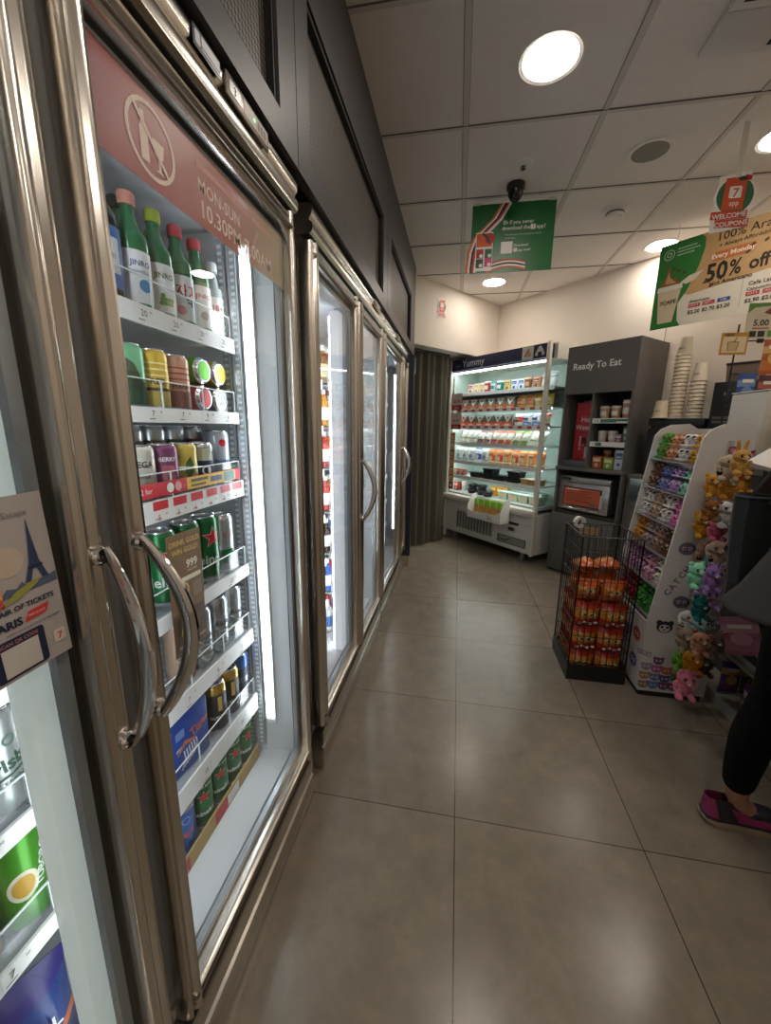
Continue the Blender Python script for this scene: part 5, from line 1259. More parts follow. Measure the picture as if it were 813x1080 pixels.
pan.build('side_panel', tt)
MB().prism(prof, ((0,TYW-.006,0),(1,0,0),(0,0,1)), (0,.012,0), PANEL_W).build('side_panel', tt)
MB().box(.285,.297,.007,TYW-.007,.03,1.33,PANEL_W).build('back_panel', tt)
MB().box(.01,.29,.0,TYW,.0,.03,C('121214', .6)).build('plinth', tt)
lo = MB().prism([(0,.03),(-.004,.40),(.008,.40),(.012,.03)], ((0,.007,0),(1,0,0),(0,0,1)), (0,TYW-.014,0), PANEL_W)
G = fr((-.001,TYW-.006,0),(0,-1,0),(-.01,0,1))
for i, (y, z, c) in enumerate(((.36,.30,'a8502c'),(.36,.155,'4a5a9a'),(.24,.27,'8a6a9a'),(.12,.20,'5a8a6a'))):
    lo.flat(ell(y,z,.040,.036), G, C(c), .001); lo.flat(ell(y-.013,z,.010), G, C('efe6dc'), .002); lo.flat(ell(y+.013,z,.010), G, C('efe6dc'), .002); lo.flat(ell(y-.013,z,.006), G, C('1e1a26'), .003); lo.flat(ell(y+.013,z,.006), G, C('1e1a26'), .003)
lo.flat(text('COLLECT', .034, .395, .215, 'L', rot=.35, bold=.015), G, C('5a4a7a'), .001); lo.build('front_panel', tt)
# slanted bins: five tiers of four
NT, NC = 6, 4; zb = lambda r: .415+r*.150; xf = lambda z: (-.004+(z-.40)/.40*.049 if z < .8 else .045+(z-.80)/.49*.055)
PVC = glass('bin_plastic', (.93,.93,.96), .7, base=.04)
for r in range(NT):
    z = zb(r); x = xf(z)
    MB().prism([(x+.006,0),(x+.16,-.02),(x+.16,-.014),(x+.006,.006)], ((0,.008,z),(1,0,0),(0,0,1)), (0,TYW-.016,0), C('c6c0bc', .4)).build('tier_shelf', tt)
    MB().box(x+.002,x+.0045,.008,TYW-.008,z,z+.038,PVC).build('bin_front', tt)
    for c in range(1, NC):
        y = .008+(TYW-.016)*c/NC; MB().prism([(x+.004,.006),(x+.15,-.012),(x+.165,.125),(x+.022,.125)], ((0,y-.001,z),(1,0,0),(0,0,1)), (0,.002,0), PVC).build('bin_divider', tt)
BINS = [[('g','bear','3f8a3a',None,'green'),('r','cat','a8363a',None,'red')][::1]]
T_ = {  # tier from the bottom: four bins from the near side: (kind, colour, spot, word)
 0: [('bear','3d8a3c',None,'green'),('bear','4a9a44',None,'leaf green'),('cat','a8303a',None,'red'),('dog','b5464a',None,'dull red')],
 1: [('unicorn','d8d0c4','d8b84a','white and yellow'),('rabbit','d9a0b4',None,'pale pink'),('cat','b58ab0',None,'lilac'),('unicorn','cf8ab0',None,'rose pink')],
 2: [('dog','6a4a38','d8cdbc','brown and white'),('bear','9a7a6a','d8cdbc','tan and white'),('cat','a89a98','c88a90','grey and pink'),('dog','c8862e',None,'orange')],
 3: [('rabbit','d878b0',None,'bright pink'),('dog','d8d4cc','a02a30','white and red'),('bear','b59a80','e0d8cc','beige'),('dog','dcd8d2','26262a','black and white')],
 4: [('unicorn','8fd0b0',None,'mint green'),('cat','b59ac8','d0b0d8','lavender'),('unicorn','6a78b8','d8b84a','rainbow blue'),('dog','6a4834','c89a68','dark brown')],
 5: [('bear','c89a34','d88a98','yellow and pink'),('dog','dedad4','2a2a2c','spotted white'),('rabbit','d8946a','e8c8b0','peach orange'),('bear','4a9a3a','c8783a','bright green')]}
tn = ['lowest tier','second lowest tier','third lowest tier','third highest tier','second highest tier','top tier']; bn = ['nearest bin','second bin','third bin','farthest bin']
rnd = random.Random(11)
for r in range(NT):
    z = zb(r); x = xf(z)
    for c in range(NC):
        kd, col, sp, wd = T_[r][c]
        yc = .008+(TYW-.016)*(c+.5)/NC
        tall_ = kd in ('rabbit','unicorn','cat')
        spots = [(-.0246,0,0),(.0246,0,0),(-.0246,.016,.0685 if not tall_ else .073),(.0246,.016,.0685 if not tall_ else .073)]
        pn = ['near lower','far lower','near upper','far upper']
        for i, (dy, dx, dz) in enumerate(spots):
            o = plush(kd, col, sp)
            put(o, (TYX+x+.045+dx, TYY+yc+dy, z+.008+dz), (0,0,-PI/2+rnd.uniform(-.06,.06)), f'{wd} plush toy in the {bn[c]} of the {tn[r]}, {pn[i]}', 'plush toy', 'plush toys in the display bins')
            o.scale = (.665,.76,.62 if not tall_ else .54 if i < 2 else .45)
# toys hanging on the side panel
gh = 'plush toys hanging on the side of the display'
HANG = [ # x, z, kind, colour, spot, size, label
 (1.135,1.095,'bear','c8923a',None,1.0,'golden brown plush bear, left one of the top hanging bunch'),
 (1.185,1.085,'bear','c0862c',None,1.05,'golden brown plush bear in the middle of the top hanging bunch'),
 (1.235,1.115,'bear','c8923a',None,1.05,'golden brown plush bear at the right of the top hanging bunch'),
 (1.165,1.165,'dog','b5a48c','2a2622',1.05,'beige plush dog with dark patches on top of the top hanging bunch'),
 (1.215,1.195,'rabbit','c89a54',None,.95,'sandy plush rabbit above the top hanging bunch'),
 (1.125,.905,'bear','b5822c',None,1.15,'mustard plush bear of the second hanging bunch'),
 (1.172,.895,'rabbit','d06a80',None,1.0,'pink plush rabbit of the second hanging bunch'),
 (1.195,.960,'dog','c9c6c4','8a8a90',1.05,'grey white plush dog of the second hanging bunch'),
 (1.130,.985,'bear','8a5a30',None,.85,'brown plush bear above the mustard bear'),
 (1.105,.775,'cat','b58a74','2a2622',1.1,'tan plush cat with dark ears of the third hanging bunch'),
 (1.165,.770,'dog','a89080','1e1e22',1.1,'brown and black plush dog of the third hanging bunch'),
 (1.135,.720,'unicorn','2f8a8a',None,.95,'teal plush unicorn of the third hanging bunch'),
 (1.090,.665,'bear','8ad0a8',None,1.05,'mint green plush bear below the tan cat'),
 (1.150,.655,'unicorn','8a6aa0',None,1.0,'purple plush unicorn beside the mint bear'),
 (1.125,.590,'cat','a890b8','c86a5a',1.0,'lavender plush cat below the mint bear'),
 (1.170,.560,'unicorn','b090c0',None,1.0,'lilac plush unicorn below the purple one'),
 (1.085,.430,'dog','d6d2cc','2a2a2c',1.1,'black and white spotted plush dog of the low hanging bunch'),
 (1.130,.505,'unicorn','1f6a66',None,1.0,'dark teal plush unicorn above the low hanging bunch'),
 (1.135,.400,'cat','a8c8c0','4a5a58',1.10,'pale mint striped plush cat of the low hanging bunch'),
 (1.190,.400,'dog','b8c4c8','d0b0a0',1.2,'pale blue plush dog of the low hanging bunch'),
 (1.100,.335,'bear','8a7a68',None,1.05,'grey brown plush bear below the spotted dog'),
 (1.155,.325,'dog','a87a60','c8a890',.95,'reddish brown plush dog below the striped cat'),
 (1.215,.320,'bear','6a6058',None,1.15,'dark grey plush bear at the right of the low hanging bunch'),
 (1.095,.235,'bear','6aa83a','8a7a3a',1.1,'green plush toy with a spotted body near the foot of the display'),
 (1.150,.220,'dog','c8842c',None,1.1,'orange plush dog near the foot of the display'),
 (1.205,.215,'bear','5a5044',None,1.1,'dark brown plush bear near the foot of the display'),
 (1.130,.085,'pig','d07a90','e8b0b8',1.25,'pink plush pig hanging lowest at the foot of the display')]
HB = []
for i, (x, z, kd, col, sp, sc_, lab) in enumerate(HANG):
    o = plush(kd, col, sp, True)
    sx = .0 if z > .85 else .040 if z > .3 else .030
    yy = TYY-.072
    while True:                                     # hang each toy in front of those it would press into
        kk = yy/TYY; p = ((x+sx)*kk, yy, 1.322+(z-.065-1.322)*kk)
        top = .135 if kd in ('rabbit','unicorn') else .112
        bx_ = (p[0]-.035*sc_, p[0]+.035*sc_, yy-.044*sc_, yy+.026*sc_, p[2]+.004, p[2]+top*sc_)
        if not any(bx_[0] < q[1] and q[0] < bx_[1] and bx_[2] < q[3] and q[2] < bx_[3] and bx_[4] < q[5] and q[4] < bx_[5] for q in HB): break
        yy -= .006
    HB.append(bx_)
    put(o, p, (0,.05*((i*3)%5-2),.07*((i*7)%5-2)), lab, 'plush toy', gh); o.scale = (sc_,)*3
for i, (x, z0, z1) in enumerate(((1.205,1.00,1.30),(1.165,.54,1.05),(1.155,.10,.56))):
    t = thing('clip_strip', f'clear clip strip holding plush toys on the display side, {["upper","middle","lower"][i]} one', 'clip strip', (x-.045,TYY-.0165,z0-.02))
    MB().box(-.012,.012,-.0015,.0015,0,z1-z0,glass('clip_plastic',(.9,.92,.92),.6,base=.05)).build('strip', t)
    for k in range(4): MB().tube([(0,-.002,.03+k*.07),(0,-.020,.03+k*.07),(0,-.022,.042+k*.07)], .002, C('d0d0d0', .3)).build('hook', t)
# ------------------------------------------------------------------ coffee corner along the angled wall
DKG = C('1a1b1e', .4); CTOP = C('6b6966', .4)
CF = Frame(.300, .42); CW, CD = 1.25, .40
ct = thing('coffee_counter', 'grey back counter with a small lit glass case, right of the grey cabinet', 'counter', CF.pt(0,0,0), YA)
m = MB().box(0,.018,0,CD,0,.945,GREY).box(CW-.018,CW,0,CD,0,.945,GREY).box(.018,CW-.018,CD-.02,CD,0,.945,GREY).box(.018,CW-.018,0,CD-.02,.0,.74,GREY).box(.30,CW-.018,0,CD-.02,.74,.945,GREY).build('carcass', ct)
MB().rbox(-.0,CW,-.02,CD,.946,.975,CTOP,.004).build('worktop', ct)
MB().box(.02,.298,.004,.008,.745,.94,glass('case_glass',(.92,.97,.95),.8,base=.06)).build('case_glass', ct)
MB().box(.03,.29,.30,.31,.90,.925,mat('case_lamp',(1,1,1),.4,emit=5,ecol=(.85,1,.95))).build('case_lamp', ct)
for i in range(3):
    o = carton('cupx','cfe0dc','9ab0aa',.06,.09,.05,True,'cup'); put(o, CF.pt(.07+.075*i,.12,.742), (0,0,YA), f'pale cup in the lit glass case under the coffee counter, {nth(i,3)}', 'cup', 'cups in the lit case')
dp = thing('cup_dispenser', 'black stand under the tall stacks of paper coffee cups', 'stand', CF.pt(.075,.04,.976), YA)
MB().rbox(0,.355,0,.22,0,.36,DKG,.006).rbox(.0,.355,-.012,.22,.375,.430,DKG,.006).build('body', dp); MB().box(.02,.335,.0,.21,.36,.375,BLACK).build('neck', dp)
for i, x in enumerate((.125,.245)): MB().lathe([(.0575,.431),(.0575,.445),(.052,.445),(.052,.431)], C('cfcac2',.3), (x,.10,0), 22).build('cup_ring', dp)
CUP = C('d8c6a8', .55); CUPW = C('d9cbb4', .5)
def papercup(kind):
    def mk():
        a, b = (CUP, CUPW) if kind == 'k' else (CUPW, CUP)
        m = MB().lathe([(.050,0),(.0525,.004),(.050,.008)], b, n=22).lathe([(.0485,.004),(.036,.125),(.034,.125),(0,.123)], a, n=22)
        m.wrap(text('CAFE', .018, 0, .055, 'C', rot=PI, bold=.02), (0,0,0), .0432, -PI*.55, C('6a4a30'), .001)
        return m.build('paper_cup')
    return PR.get('pcup'+kind, mk)
for si, (x, n, kd, st) in enumerate(((.125,17,'w','left'),(.245,10,'w','right'))):
    for i in range(n):
        z = .976+.447+i*.0268; o = papercup(kd)
        put(o, CF.pt(.075+x,.14,z), (0,0,YA), f'upside down paper cup in the {st} tall stack, {"lowest" if i == 0 else "topmost" if i == n-1 else str(i+1)+"th from the bottom"}'.replace('2th','2nd').replace('3th','3rd').replace('12nd','12th').replace('13rd','13th'), 'paper cup', f'paper cups of the {st} tall stack')
o = papercup('k'); put(o, CF.pt(.150,.065-.04,.976+.432), (0,0,YA), 'brown paper cup standing alone in front of the left tall stack', 'paper cup')
cm = thing('coffee_machine', 'black coffee machine with a bean hopper next to the paper cup stacks', 'coffee machine', CF.pt(.555,.06,.977), YA)
b = MB().rbox(-.115,.115,0,.30,0,.665,DKG,.006); F = fr((-.115,0,0),(1,0,0),(0,0,1))
for k in range(5):
    b.flat(rect(.135,.475+.033*k,.180,.479+.033*k), F, C('5a6a66'), .0008); b.flat(rect(.137,.482+.033*k,.170,.485+.033*k), F, C('7a8a86'), .0008)
for k in range(2): b.flat(rect(.02,.395+.028*k,.12,.410+.028*k), F, C('5a5c56'), .0008); b.flat(rect(.108,.393+.028*k,.118,.412+.028*k), F, C('b5b0a0'), .0016)
b.flat(rrect(.06,.575,.085,.60,.003), F, C('5a5e66'), .0008); b.flat(ell(.0725,.5875,.006), F, C('a0a4a8'), .0016); b.flat(rect(.03,.06,.20,.30), F, C('0a0a0b'), .0008); b.build('body', cm)
MB().box(-.05,-.02,-.03,.0,.24,.33,C('2a2a2c',.3)).box(.02,.05,-.03,.0,.24,.33,C('2a2a2c',.3)).build('coffee_spout', cm)
h = MB().prism([(-.075,.667),(.075,.667),(.085,.775),(-.085,.775)], ((0,.06,0),(1,0,0),(0,0,1)), (0,.18,0), mat('bean_hopper', H('7a6a5c'), .12, alpha=.75)); h.build('bean_hopper', cm)
MB().prism([(-.070,.669),(.070,.669),(.076,.73),(-.076,.73)], ((0,.066,0),(1,0,0),(0,0,1)), (0,.168,0), C('4a2c1c',.6,noise=.4,nscale=120)).build('coffee_beans', cm)['kind'] = 'stuff'
MB().rbox(-.09,.09,.055,.245,.776,.79,C('2c2826', .3),.004).build('hopper_lid', cm)

# ------------------------------------------------------------------ coffee banner
BF = Frame(.325, .46)
bn_ = thing('coffee_banner', 'large hanging banner advertising 50% off coffee with a green corner and a paper cup', 'banner', BF.pt(0,0,2.03), YA)
W, Hh = .86, .545; TAN = C('c09a68', .5); CRM = C('dcd2bf', .5); GR = C('2f7a34', .5); DKB_ = C('2a1d14', .5)
m = MB().box(0,W,0,.002,0,Hh,CRM); F = fr((0,0,0),(1,0,0),(0,0,1)); L = .0008
m.flat(poly([(0.0,Hh),(W,Hh),(W,.235),(.60,.235),(.45,.215),(.22,.19),(0,.25)]), F, TAN, L)
m.flat(poly([(0,0),(.19,0),(.165,.04),(.155,.15),(.20,.22),(.25,.36),(.27,.46),(.265,.52),(.24,Hh),(0,Hh)]), F, GR, L*2)
cup = [(.045,.035),(.135,.035),(.165,.245),(.022,.245)]
m.flat(poly(cup), F, C('d0bd9c', .5), L*3); m.flat(poly([(.015,.245),(.172,.245),(.168,.275),(.020,.275)]), F, C('ddd6c8', .5), L*4); m.flat(text('7CAFE', .036, .094, .155, 'C', rot=.03, bold=.02), F, DKB_, L*5)
m.flat(poly([(.03,.275),(.16,.275),(.14,.30),(.125,.33),(.10,.315),(.085,.36),(.075,.405),(.065,.38),(.06,.34),(.045,.31)]), F, C('8a5a34', .5), L*4)
m.flat(poly([(.06,.29),(.13,.285),(.11,.305),(.085,.33),(.075,.37),(.068,.33)]), F, C('c79a68', .5), L*5); m.flat(poly([(.155,.28),(.20,.31),(.28,.325),(.235,.275),(.19,.262)]), F, C('d9cdb4', .5), L*4)
m.flat(ring(.062,.475,.028,.033), F, C('b9d0b4', .5), L*3); m.flat(ring(.062,.475,.010,.016), F, C('b9d0b4', .5), L*3)
for k, w_ in enumerate((.11,.13,.10)): m.flat(rect(.11,.495-.02*k,.11+w_,.503-.02*k), F, C('a6c39f', .5), L*3)
for (x, y) in ((.135,.36),(.17,.34),(.105,.38),(.30,.245),(.335,.215),(.50,.36),(.52,.395),(.58,.40)): m.flat(move(ell(0,0,.013,.008,12), x, y, 1, .6), F, C('5a3a22', .5), L*4)
m.flat(text('100% Arabica', .068, .325, .470, bold=.004), F, DKB_, L*3); m.flat(text('+ Always Affordable', .031, .345, .432, bold=.01), F, DKB_, L*3)
m.flat(rrect(.315,.355,.535,.410,.025), F, C('c2703a', .5), L*3); m.flat(text('Every Monday', .038, .425, .371, 'C', bold=.02), F, C('f0e6d6', .5), L*4)
m.flat(text('50', .145, .295, .243, wide=.80, bold=.03), F, DKB_, L*3); m.flat(text('%', .125, .418, .250, wide=.72, bold=.02), F, DKB_, L*3); m.flat(text('off', .105, .515, .258, wide=.85, bold=.025), F, DKB_, L*3)
m.flat(text('Hot Americano', .034, .325, .213, bold=.02), F, DKB_, L*3)
def price(x, y, name, ps):
    m.flat(text(name, .026, x, y+.068, bold=.01), F, DKB_, L*3)
    for i, (p, c) in enumerate(ps):
        m.flat(rect(x+.08*i,y+.038,x+.08*i+.066,y+.060), F, C(c, .5), L*3); m.flat(text(['HOT R','HOT L','ICED'][i], .016, x+.08*i+.033, y+.043, 'C'), F, C('f0e8e0', .5), L*4); m.flat(text('$'+p, .031, x+.08*i, y, bold=.02), F, DKB_, L*3)
price(.225, .065, 'Americano', (('2.20','b5343c'),('2.70','b5343c'),('3.20','2f4a9a')))
m.flat(rect(.500,.05,.502,.205), F, C('8a7a66', .5), L*3); m.flat(text('Cafe Latte', .032, .53, .163, bold=.01), F, DKB_, L*3)
price(.525, .065, 'Cappuccino', (('2.90','b5343c'),('2.80','b5343c')))
m.build('printed_sheet', bn_)
for x in (.10,.76):
    MB().tube([(x,.001,Hh-.006),(x,.001,ZC-2.03-.004)], .0014, C('b9b4aa'), 6).build('cord', bn_)
q = BF.pt(.10,.01,0)
tag(put(MB().tube([(0,0,0),(.004,0,.30)], .0018, C('4a5040'), 6).build('banner_cord'), (q.x,q.y,1.735), (0,0,YA)), 'thin dark cord hanging below the green corner of the coffee banner', 'cord')

# ------------------------------------------------------------------ checkout counter and its goods
DBR = C('2a221e', .5); GY = C('8f8b86', .5)
cc = thing('checkout_counter', 'dark checkout counter with low shelves of packets behind the person in leggings', 'counter', (1.29,.35,0))
m = MB().box(.22,.62,0,2.15,0,1.10,DBR).box(.02,.219,0,1.69,.0,.055,C('a8a49d',.5)).box(.02,.22,0,.02,.055,1.06,DBR).box(.02,.22,1.535,1.555,.82,1.06,C('5a5650',.5)).build('carcass', cc)
for z in (.285,.545,.80): MB().box(.018,.219,.021,1.534 if z > .6 else 1.675,z-.012,z,C('8c877f',.5)).build('shelf', cc)
MB().rbox(-.02,.62,.0,1.555,1.06,1.10,DBR,.004).build('top_box', cc)
MB().box(.221,.62,1.557,2.15,1.101,1.15,GY).build('rear_top', cc)
led_ = MB().prism([(0,0),(.17,.10),(.50,.10),(.50,-.075),(.15,-.075)], ((-.165,1.44,1.205),(.97,.12,.0),(-.12,.75,.62)), (.0,.010,-.014), C('d9d6d0',.4)); led_.build('sloped_ledge', cc)
MB().prism([(0,0),(.03,.045),(.11,.07),(.22,.07),(.22,-.02),(.06,-.03)], ((-.02,1.42,1.243),(.97,.12,.0),(-.12,.75,.62)), (.0,-.02,.032), C('26262a',.35)).build('scanner', cc)
MB().box(-.06,.22,1.36,1.50,1.10,1.19,DBR).build('ledge_support', cc)
p2 = [(-.03,.66),(-.03,.80),(0,.98),(.03,1.10),(.07,1.19),(.13,1.245),(.20,1.262),(.42,1.270),(.42,.66)]
MB().prism(p2, ((0,1.557,.02),(1,0,0),(0,0,1)), (0,.012,0), C('c4c0bb',.45)).build('end_screen', cc)
px = thing('white_box', 'plain white box with a dark slot on the counter, below the colourful packets', 'box', (1.45,2.20,1.151))
b = MB().rbox(-.125,.16,-.14,.10,0,.345,C('cbc6bd',.5),.008); b.box(-.045,-.01,-.1408,-.139,.185,.190,C('3a3632')); b.build('body', px); MB().rbox(-.127,.162,-.142,.102,.346,.352,C('d0cbc2',.5),.002).build('lid', px)
py = thing('yellow_frame', 'small yellow framed sign with a blue picture at the right edge, on the counter', 'sign', (1.385,1.985,1.151+.013))
b = MB().rbox(-.03,.10,-.01,.01,.125,.285,C('c9ae38',.4),.004); b.box(-.012,.10,-.0115,-.0095,.143,.267,C('3f7fa8',.4)); b.box(0,.05,-.0125,-.0105,.155,.185,C('d8d4c0',.4)); b.build('frame', py); MB().box(.03,.05,-.004,.004,.001,.124,C('c9ae38',.4)).build('stem', py); MB().rbox(-.03,.10,-.03,.03,-.012,.0,C('c9ae38',.4),.003).build('base', py)
# rack with hanging packets
rk = thing('wire_rack', 'black wire rack of hanging packets at the right edge, above the white box', 'rack', (1.32,2.44,1.151))
for x in (.06,.50): MB().tube([(x,0,0),(x,0,.70)], .004, WIRE, 8).build('upright', rk)
for z in (.30,.46,.62): MB().tube([(.06,0,z),(.50,0,z)], .003, WIRE, 6).build('crossbar', rk)
MB().tube([(.06,0,.004),(.06,-.10,.004),(.50,-.10,.004),(.50,0,.004)], .004, WIRE, 6).build('base_frame', rk)
def packet(key, a, b, c, w=.085, h=.165):
    def mk():
        m = MB().pillow(w, h, .022, [(.1,C(a,.3)),(.35,C(b,.3)),(.62,C(a,.3)),(.8,C(c,.3)),(1,C(a,.3))], ((0,0,0),(1,0,0),(0,0,1)), wrinkle=.04, seed=len(key)+ord(key[0]), nx=6)
        m.flat(ell(0,h*.45,w*.28,h*.16), ((0,-.0125,0),(1,0,0),(0,0,1)), C(c,.4), .001); m.flat(rect(-w*.3,h*.72,w*.3,h*.82), ((0,-.010,0),(1,0,0),(0,0,1)), C('e6dfd2'), .001)
        return m.build('snack_packet')
    return PR.get('pk'+key, mk)
gk = 'packets hanging on the wire rack'
for i, (x, z, k, a, b, c, lab) in enumerate(((.13,.385,'blue','2a4a8a','3f6fc0','6a8ab8','blue packet, leftmost on the wire rack'),(.225,.375,'maroon','5a2a2c','7a3a34','a8564a','maroon packet with a pale tag beside the blue packet'),(.32,.38,'brown','4a3428','8a4a38','b57a4a','brown packet, third from the left on the wire rack'),(.415,.375,'teal','2f5a5a','4a8a80','c8b060','teal packet at the right end of the wire rack'),
     (.215,.545,'orange','b5582c','c9783a','d8a860','orange packet in the upper row of the wire rack'),(.31,.545,'rust','a8442c','c05a38','d8b080','rust red packet in the upper row of the wire rack'),(.405,.545,'tan','a87a4a','c89a60','d8c090','tan packet in the upper row of the wire rack'))):
    put(packet(k, a, b, c), (1.32+x,2.44-.018-.001*i,1.151+z-.09), 0, lab, 'packet', gk)
for i, (x, z) in enumerate(((.215,.305),(.30,.325))):
    t = MB().box(-.018,.018,-.001,.001,0,.062,C(['b8383e','dcd6d0'][i])); F = fr((-.018,-.001,0),(1,0,0),(0,0,1)); t.flat(text(['2','$3'][i], .026, .018, .02, 'C', bold=.01), F, C(['e8dcd4','a03034'][i]), .0006); o = t.build('price_tag')
    put(o, (1.32+x,2.44-.060,1.151+z-.02), 0, ['small red price tag below the maroon packet','small white price tag below the maroon packet'][i], 'price tag')
sg = thing('drink_sign', 'small orange framed sign with a cup above the coffee machine', 'sign', (1.335,2.405,1.70))
b = MB().box(-.045,.075,-.002,.002,0,.105,C('c08a2c',.5)); F = fr((-.045,-.002,0),(1,0,0),(0,0,1)); b.flat(rect(.008,.010,.112,.086), F, C('e0c9a0'), .0006); b.flat(text('NEW', .018, .012, .088, bold=.02), F, C('3a2a18'), .0012)
b.flat(poly([(.035,.018),(.072,.018),(.08,.06),(.03,.06)]), F, C('c9a878'), .0012); b.flat(strip([(.035,.018),(.03,.06),(.08,.06),(.072,.018)], .003), F, C('4a3a28'), .0018); b.flat(strip([(.058,.06),(.068,.082)], .003), F, C('4a3a28'), .0018); b.build('printed_card', sg); MB().box(-.02,.03,.0025,.005,.0,.05,WIRE).build('clip', sg)
s5 = thing('offer_poster', 'green and cream offer poster at the right edge, above the wire rack', 'poster', (1.455,2.41,1.775))
b = MB().box(-.065,.14,-.002,.002,0,.165,C('d2c6a8',.5)); F = fr((-.065,-.002,0),(1,0,0),(0,0,1)); b.flat(poly([(0,.165),(.205,.165),(.205,.135),(.10,.150),(.03,.145),(0,.12)]), F, C('5a8a3c'), .0006); b.flat(poly([(.07,.12),(.10,.145),(.15,.13),(.14,.105),(.10,.11)]), F, C('7a3a2c'), .0012)
b.flat(text('5.00', .040, .03, .060, bold=.02), F, C('3a2a20'), .0012); b.flat(rect(.03,.045,.10,.050), F, C('a83a34'), .0012); b.flat(rect(.02,.008,.05,.036), F, C('2a2422'), .0012); b.flat(rect(.058,.008,.088,.036), F, C('2a2422'), .0012); b.flat(rect(.10,.008,.19,.036), F, C('6a9a3a'), .0012); b.build('printed_card', s5); MB().box(.0,.03,.0025,.005,-.02,.05,WIRE).build('clip', s5)
# goods on the low shelves
gl = 'goods on the low counter shelves'
def flatpack(key, a, b, c, w, h, d):
    def mk():
        m = MB().rbox(0,d,-w/2,w/2,0,h,C(a,.4),.003); F = fr((0,w/2,0),(0,-1,0),(0,0,1))
        m.flat(rect(w*.08,h*.55,w*.92,h*.9), F, C(b,.4), .0008); m.flat(ell(w*.5,h*.3,w*.25,h*.18), F, C(c,.4), .0008); m.flat(rect(w*.2,h*.68,w*.7,h*.76), F, PAPER, .0016)
        return m.build('boxed_item')
    return PR.get('fp'+key, mk)
L1 = [('bl','1f3f7a','3f6ab0','c8842e',.07,.17,.10,'dark blue box'),('gy','3a3a3a','6a6a68','8a3a2c',.08,.15,.10,'dark grey box'),('bb','2a5a9a','5a8ac8','d8b03a',.065,.19,.10,'bright blue box'),('or','b5622a','d8a04a','3a5a9a',.06,.16,.10,'orange box'),('tn','7a6a4a','a8986a','4a3a2a',.08,.14,.10,'tan box'),('wt','a8a49c','c8c4ba','5a6a8a',.07,.16,.10,'pale grey box')]
y = 1.44
for i, (k, a, b, c, w, h, d, n) in enumerate(L1+L1[:3]):
    y -= w/2+.006; ow = ['nearest the display end','second from the display end','third from the display end','fourth from the display end','in the middle','fourth from the near end','third from the near end','second from the near end','at the near end'][i]
    put(flatpack(k, a, b, c, w, h, d), (1.325,.35+y-.06,.286), 0, f'{n} on the second lowest counter shelf, {ow}', 'box', gl); y -= w/2
for j, (k, x, z, a, b, c, lab) in enumerate((('e1',1.37,.058,'5a3a7a','8a4a9a','c8a05a','violet packet at the end of the lowest counter shelf, left one'),('e2',1.46,.058,'4a4030','6a5a3a','a8864a','dark olive packet at the end of the lowest counter shelf, right one'),
    ('e3',1.36,.287,'2f4f9a','4f7fd0','d8c8a8','royal blue packet at the end of the second lowest counter shelf, left one'),('e4',1.455,.287,'8a2a2a','b8453c','e0b868','red packet at the end of the second lowest counter shelf, right one'),
    ('e5',1.36,.547,'3a3a3e','6a6a72','b5a590','charcoal packet at the end of the middle counter shelf, left one'),('e6',1.455,.547,'3f7ab8','5fa0d8','e8cf50','sky blue packet at the end of the middle counter shelf, right one'))):
    put(packet(k, a, b, c, .088, .165), (x,1.992,z), 0, lab, 'packet', gl)
put(packet('bigpurple','7a2f80','b04a90','e8d0e0',.11,.15), (1.335,1.79,.058), (0,0,-PI/2), 'purple and pink packet on the lowest counter shelf beside the leg', 'packet', gl)
put(packet('olive','4a4a2a','7a6a3a','a89a5a',.11,.16), (1.345,1.69,.058), (0,0,-PI/2), 'olive packet on the lowest counter shelf', 'packet', gl)
put(packet('darkgreen','26302a','3a4a3a','6a5a3a',.11,.17), (1.35,1.57,.058), (0,0,-PI/2), 'dark green packet on the lowest counter shelf', 'packet', gl)
put(packet('umber','3a2e24','5a4634','8a7a5a',.11,.16), (1.345,1.45,.058), (0,0,-PI/2), 'brown packet on the lowest counter shelf', 'packet', gl)
put(packet('rosebag','a86a80','b87a90','c890a4',.13,.17), (1.252,1.765,.385), (0,-.30,-.5), 'large pink packet hanging off the end of the counter shelf beside the plush toys', 'packet', gl)
w_ = thing('toy_carton', 'white flat carton with a dark toy picture on the second lowest counter shelf', 'carton', (1.330,1.845,.286))
b = MB().rbox(0,.16,-.10,.10,0,.10,C('b5b2ac',.4),.003); F = fr((0,.10,0),(0,-1,0),(0,0,1)); b.flat(poly([(.03,.03),(.16,.025),(.17,.05),(.12,.075),(.06,.06)]), F, C('3a3a3e'), .0008); b.flat(rect(.02,.08,.12,.09), F, C('b53a34'), .0008); b.build('box', w_); MB().box(0,.16,-.10,.10,.1005,.102,C('c8c5be')).build('lid', w_)
for i, (yy, k) in enumerate(((1.80,'bb'),(1.68,'or'),(1.56,'bl'),(1.44,'tn'))):
    q = [l for l in L1 if l[0] == k][0]; put(flatpack(*q[:7]), (1.33,yy,.546), 0, f'{q[7]} on the middle counter shelf, {["nearest the plush toys","second from the plush toys","third from the plush toys","fourth from the plush toys"][i]}', 'box', gl)

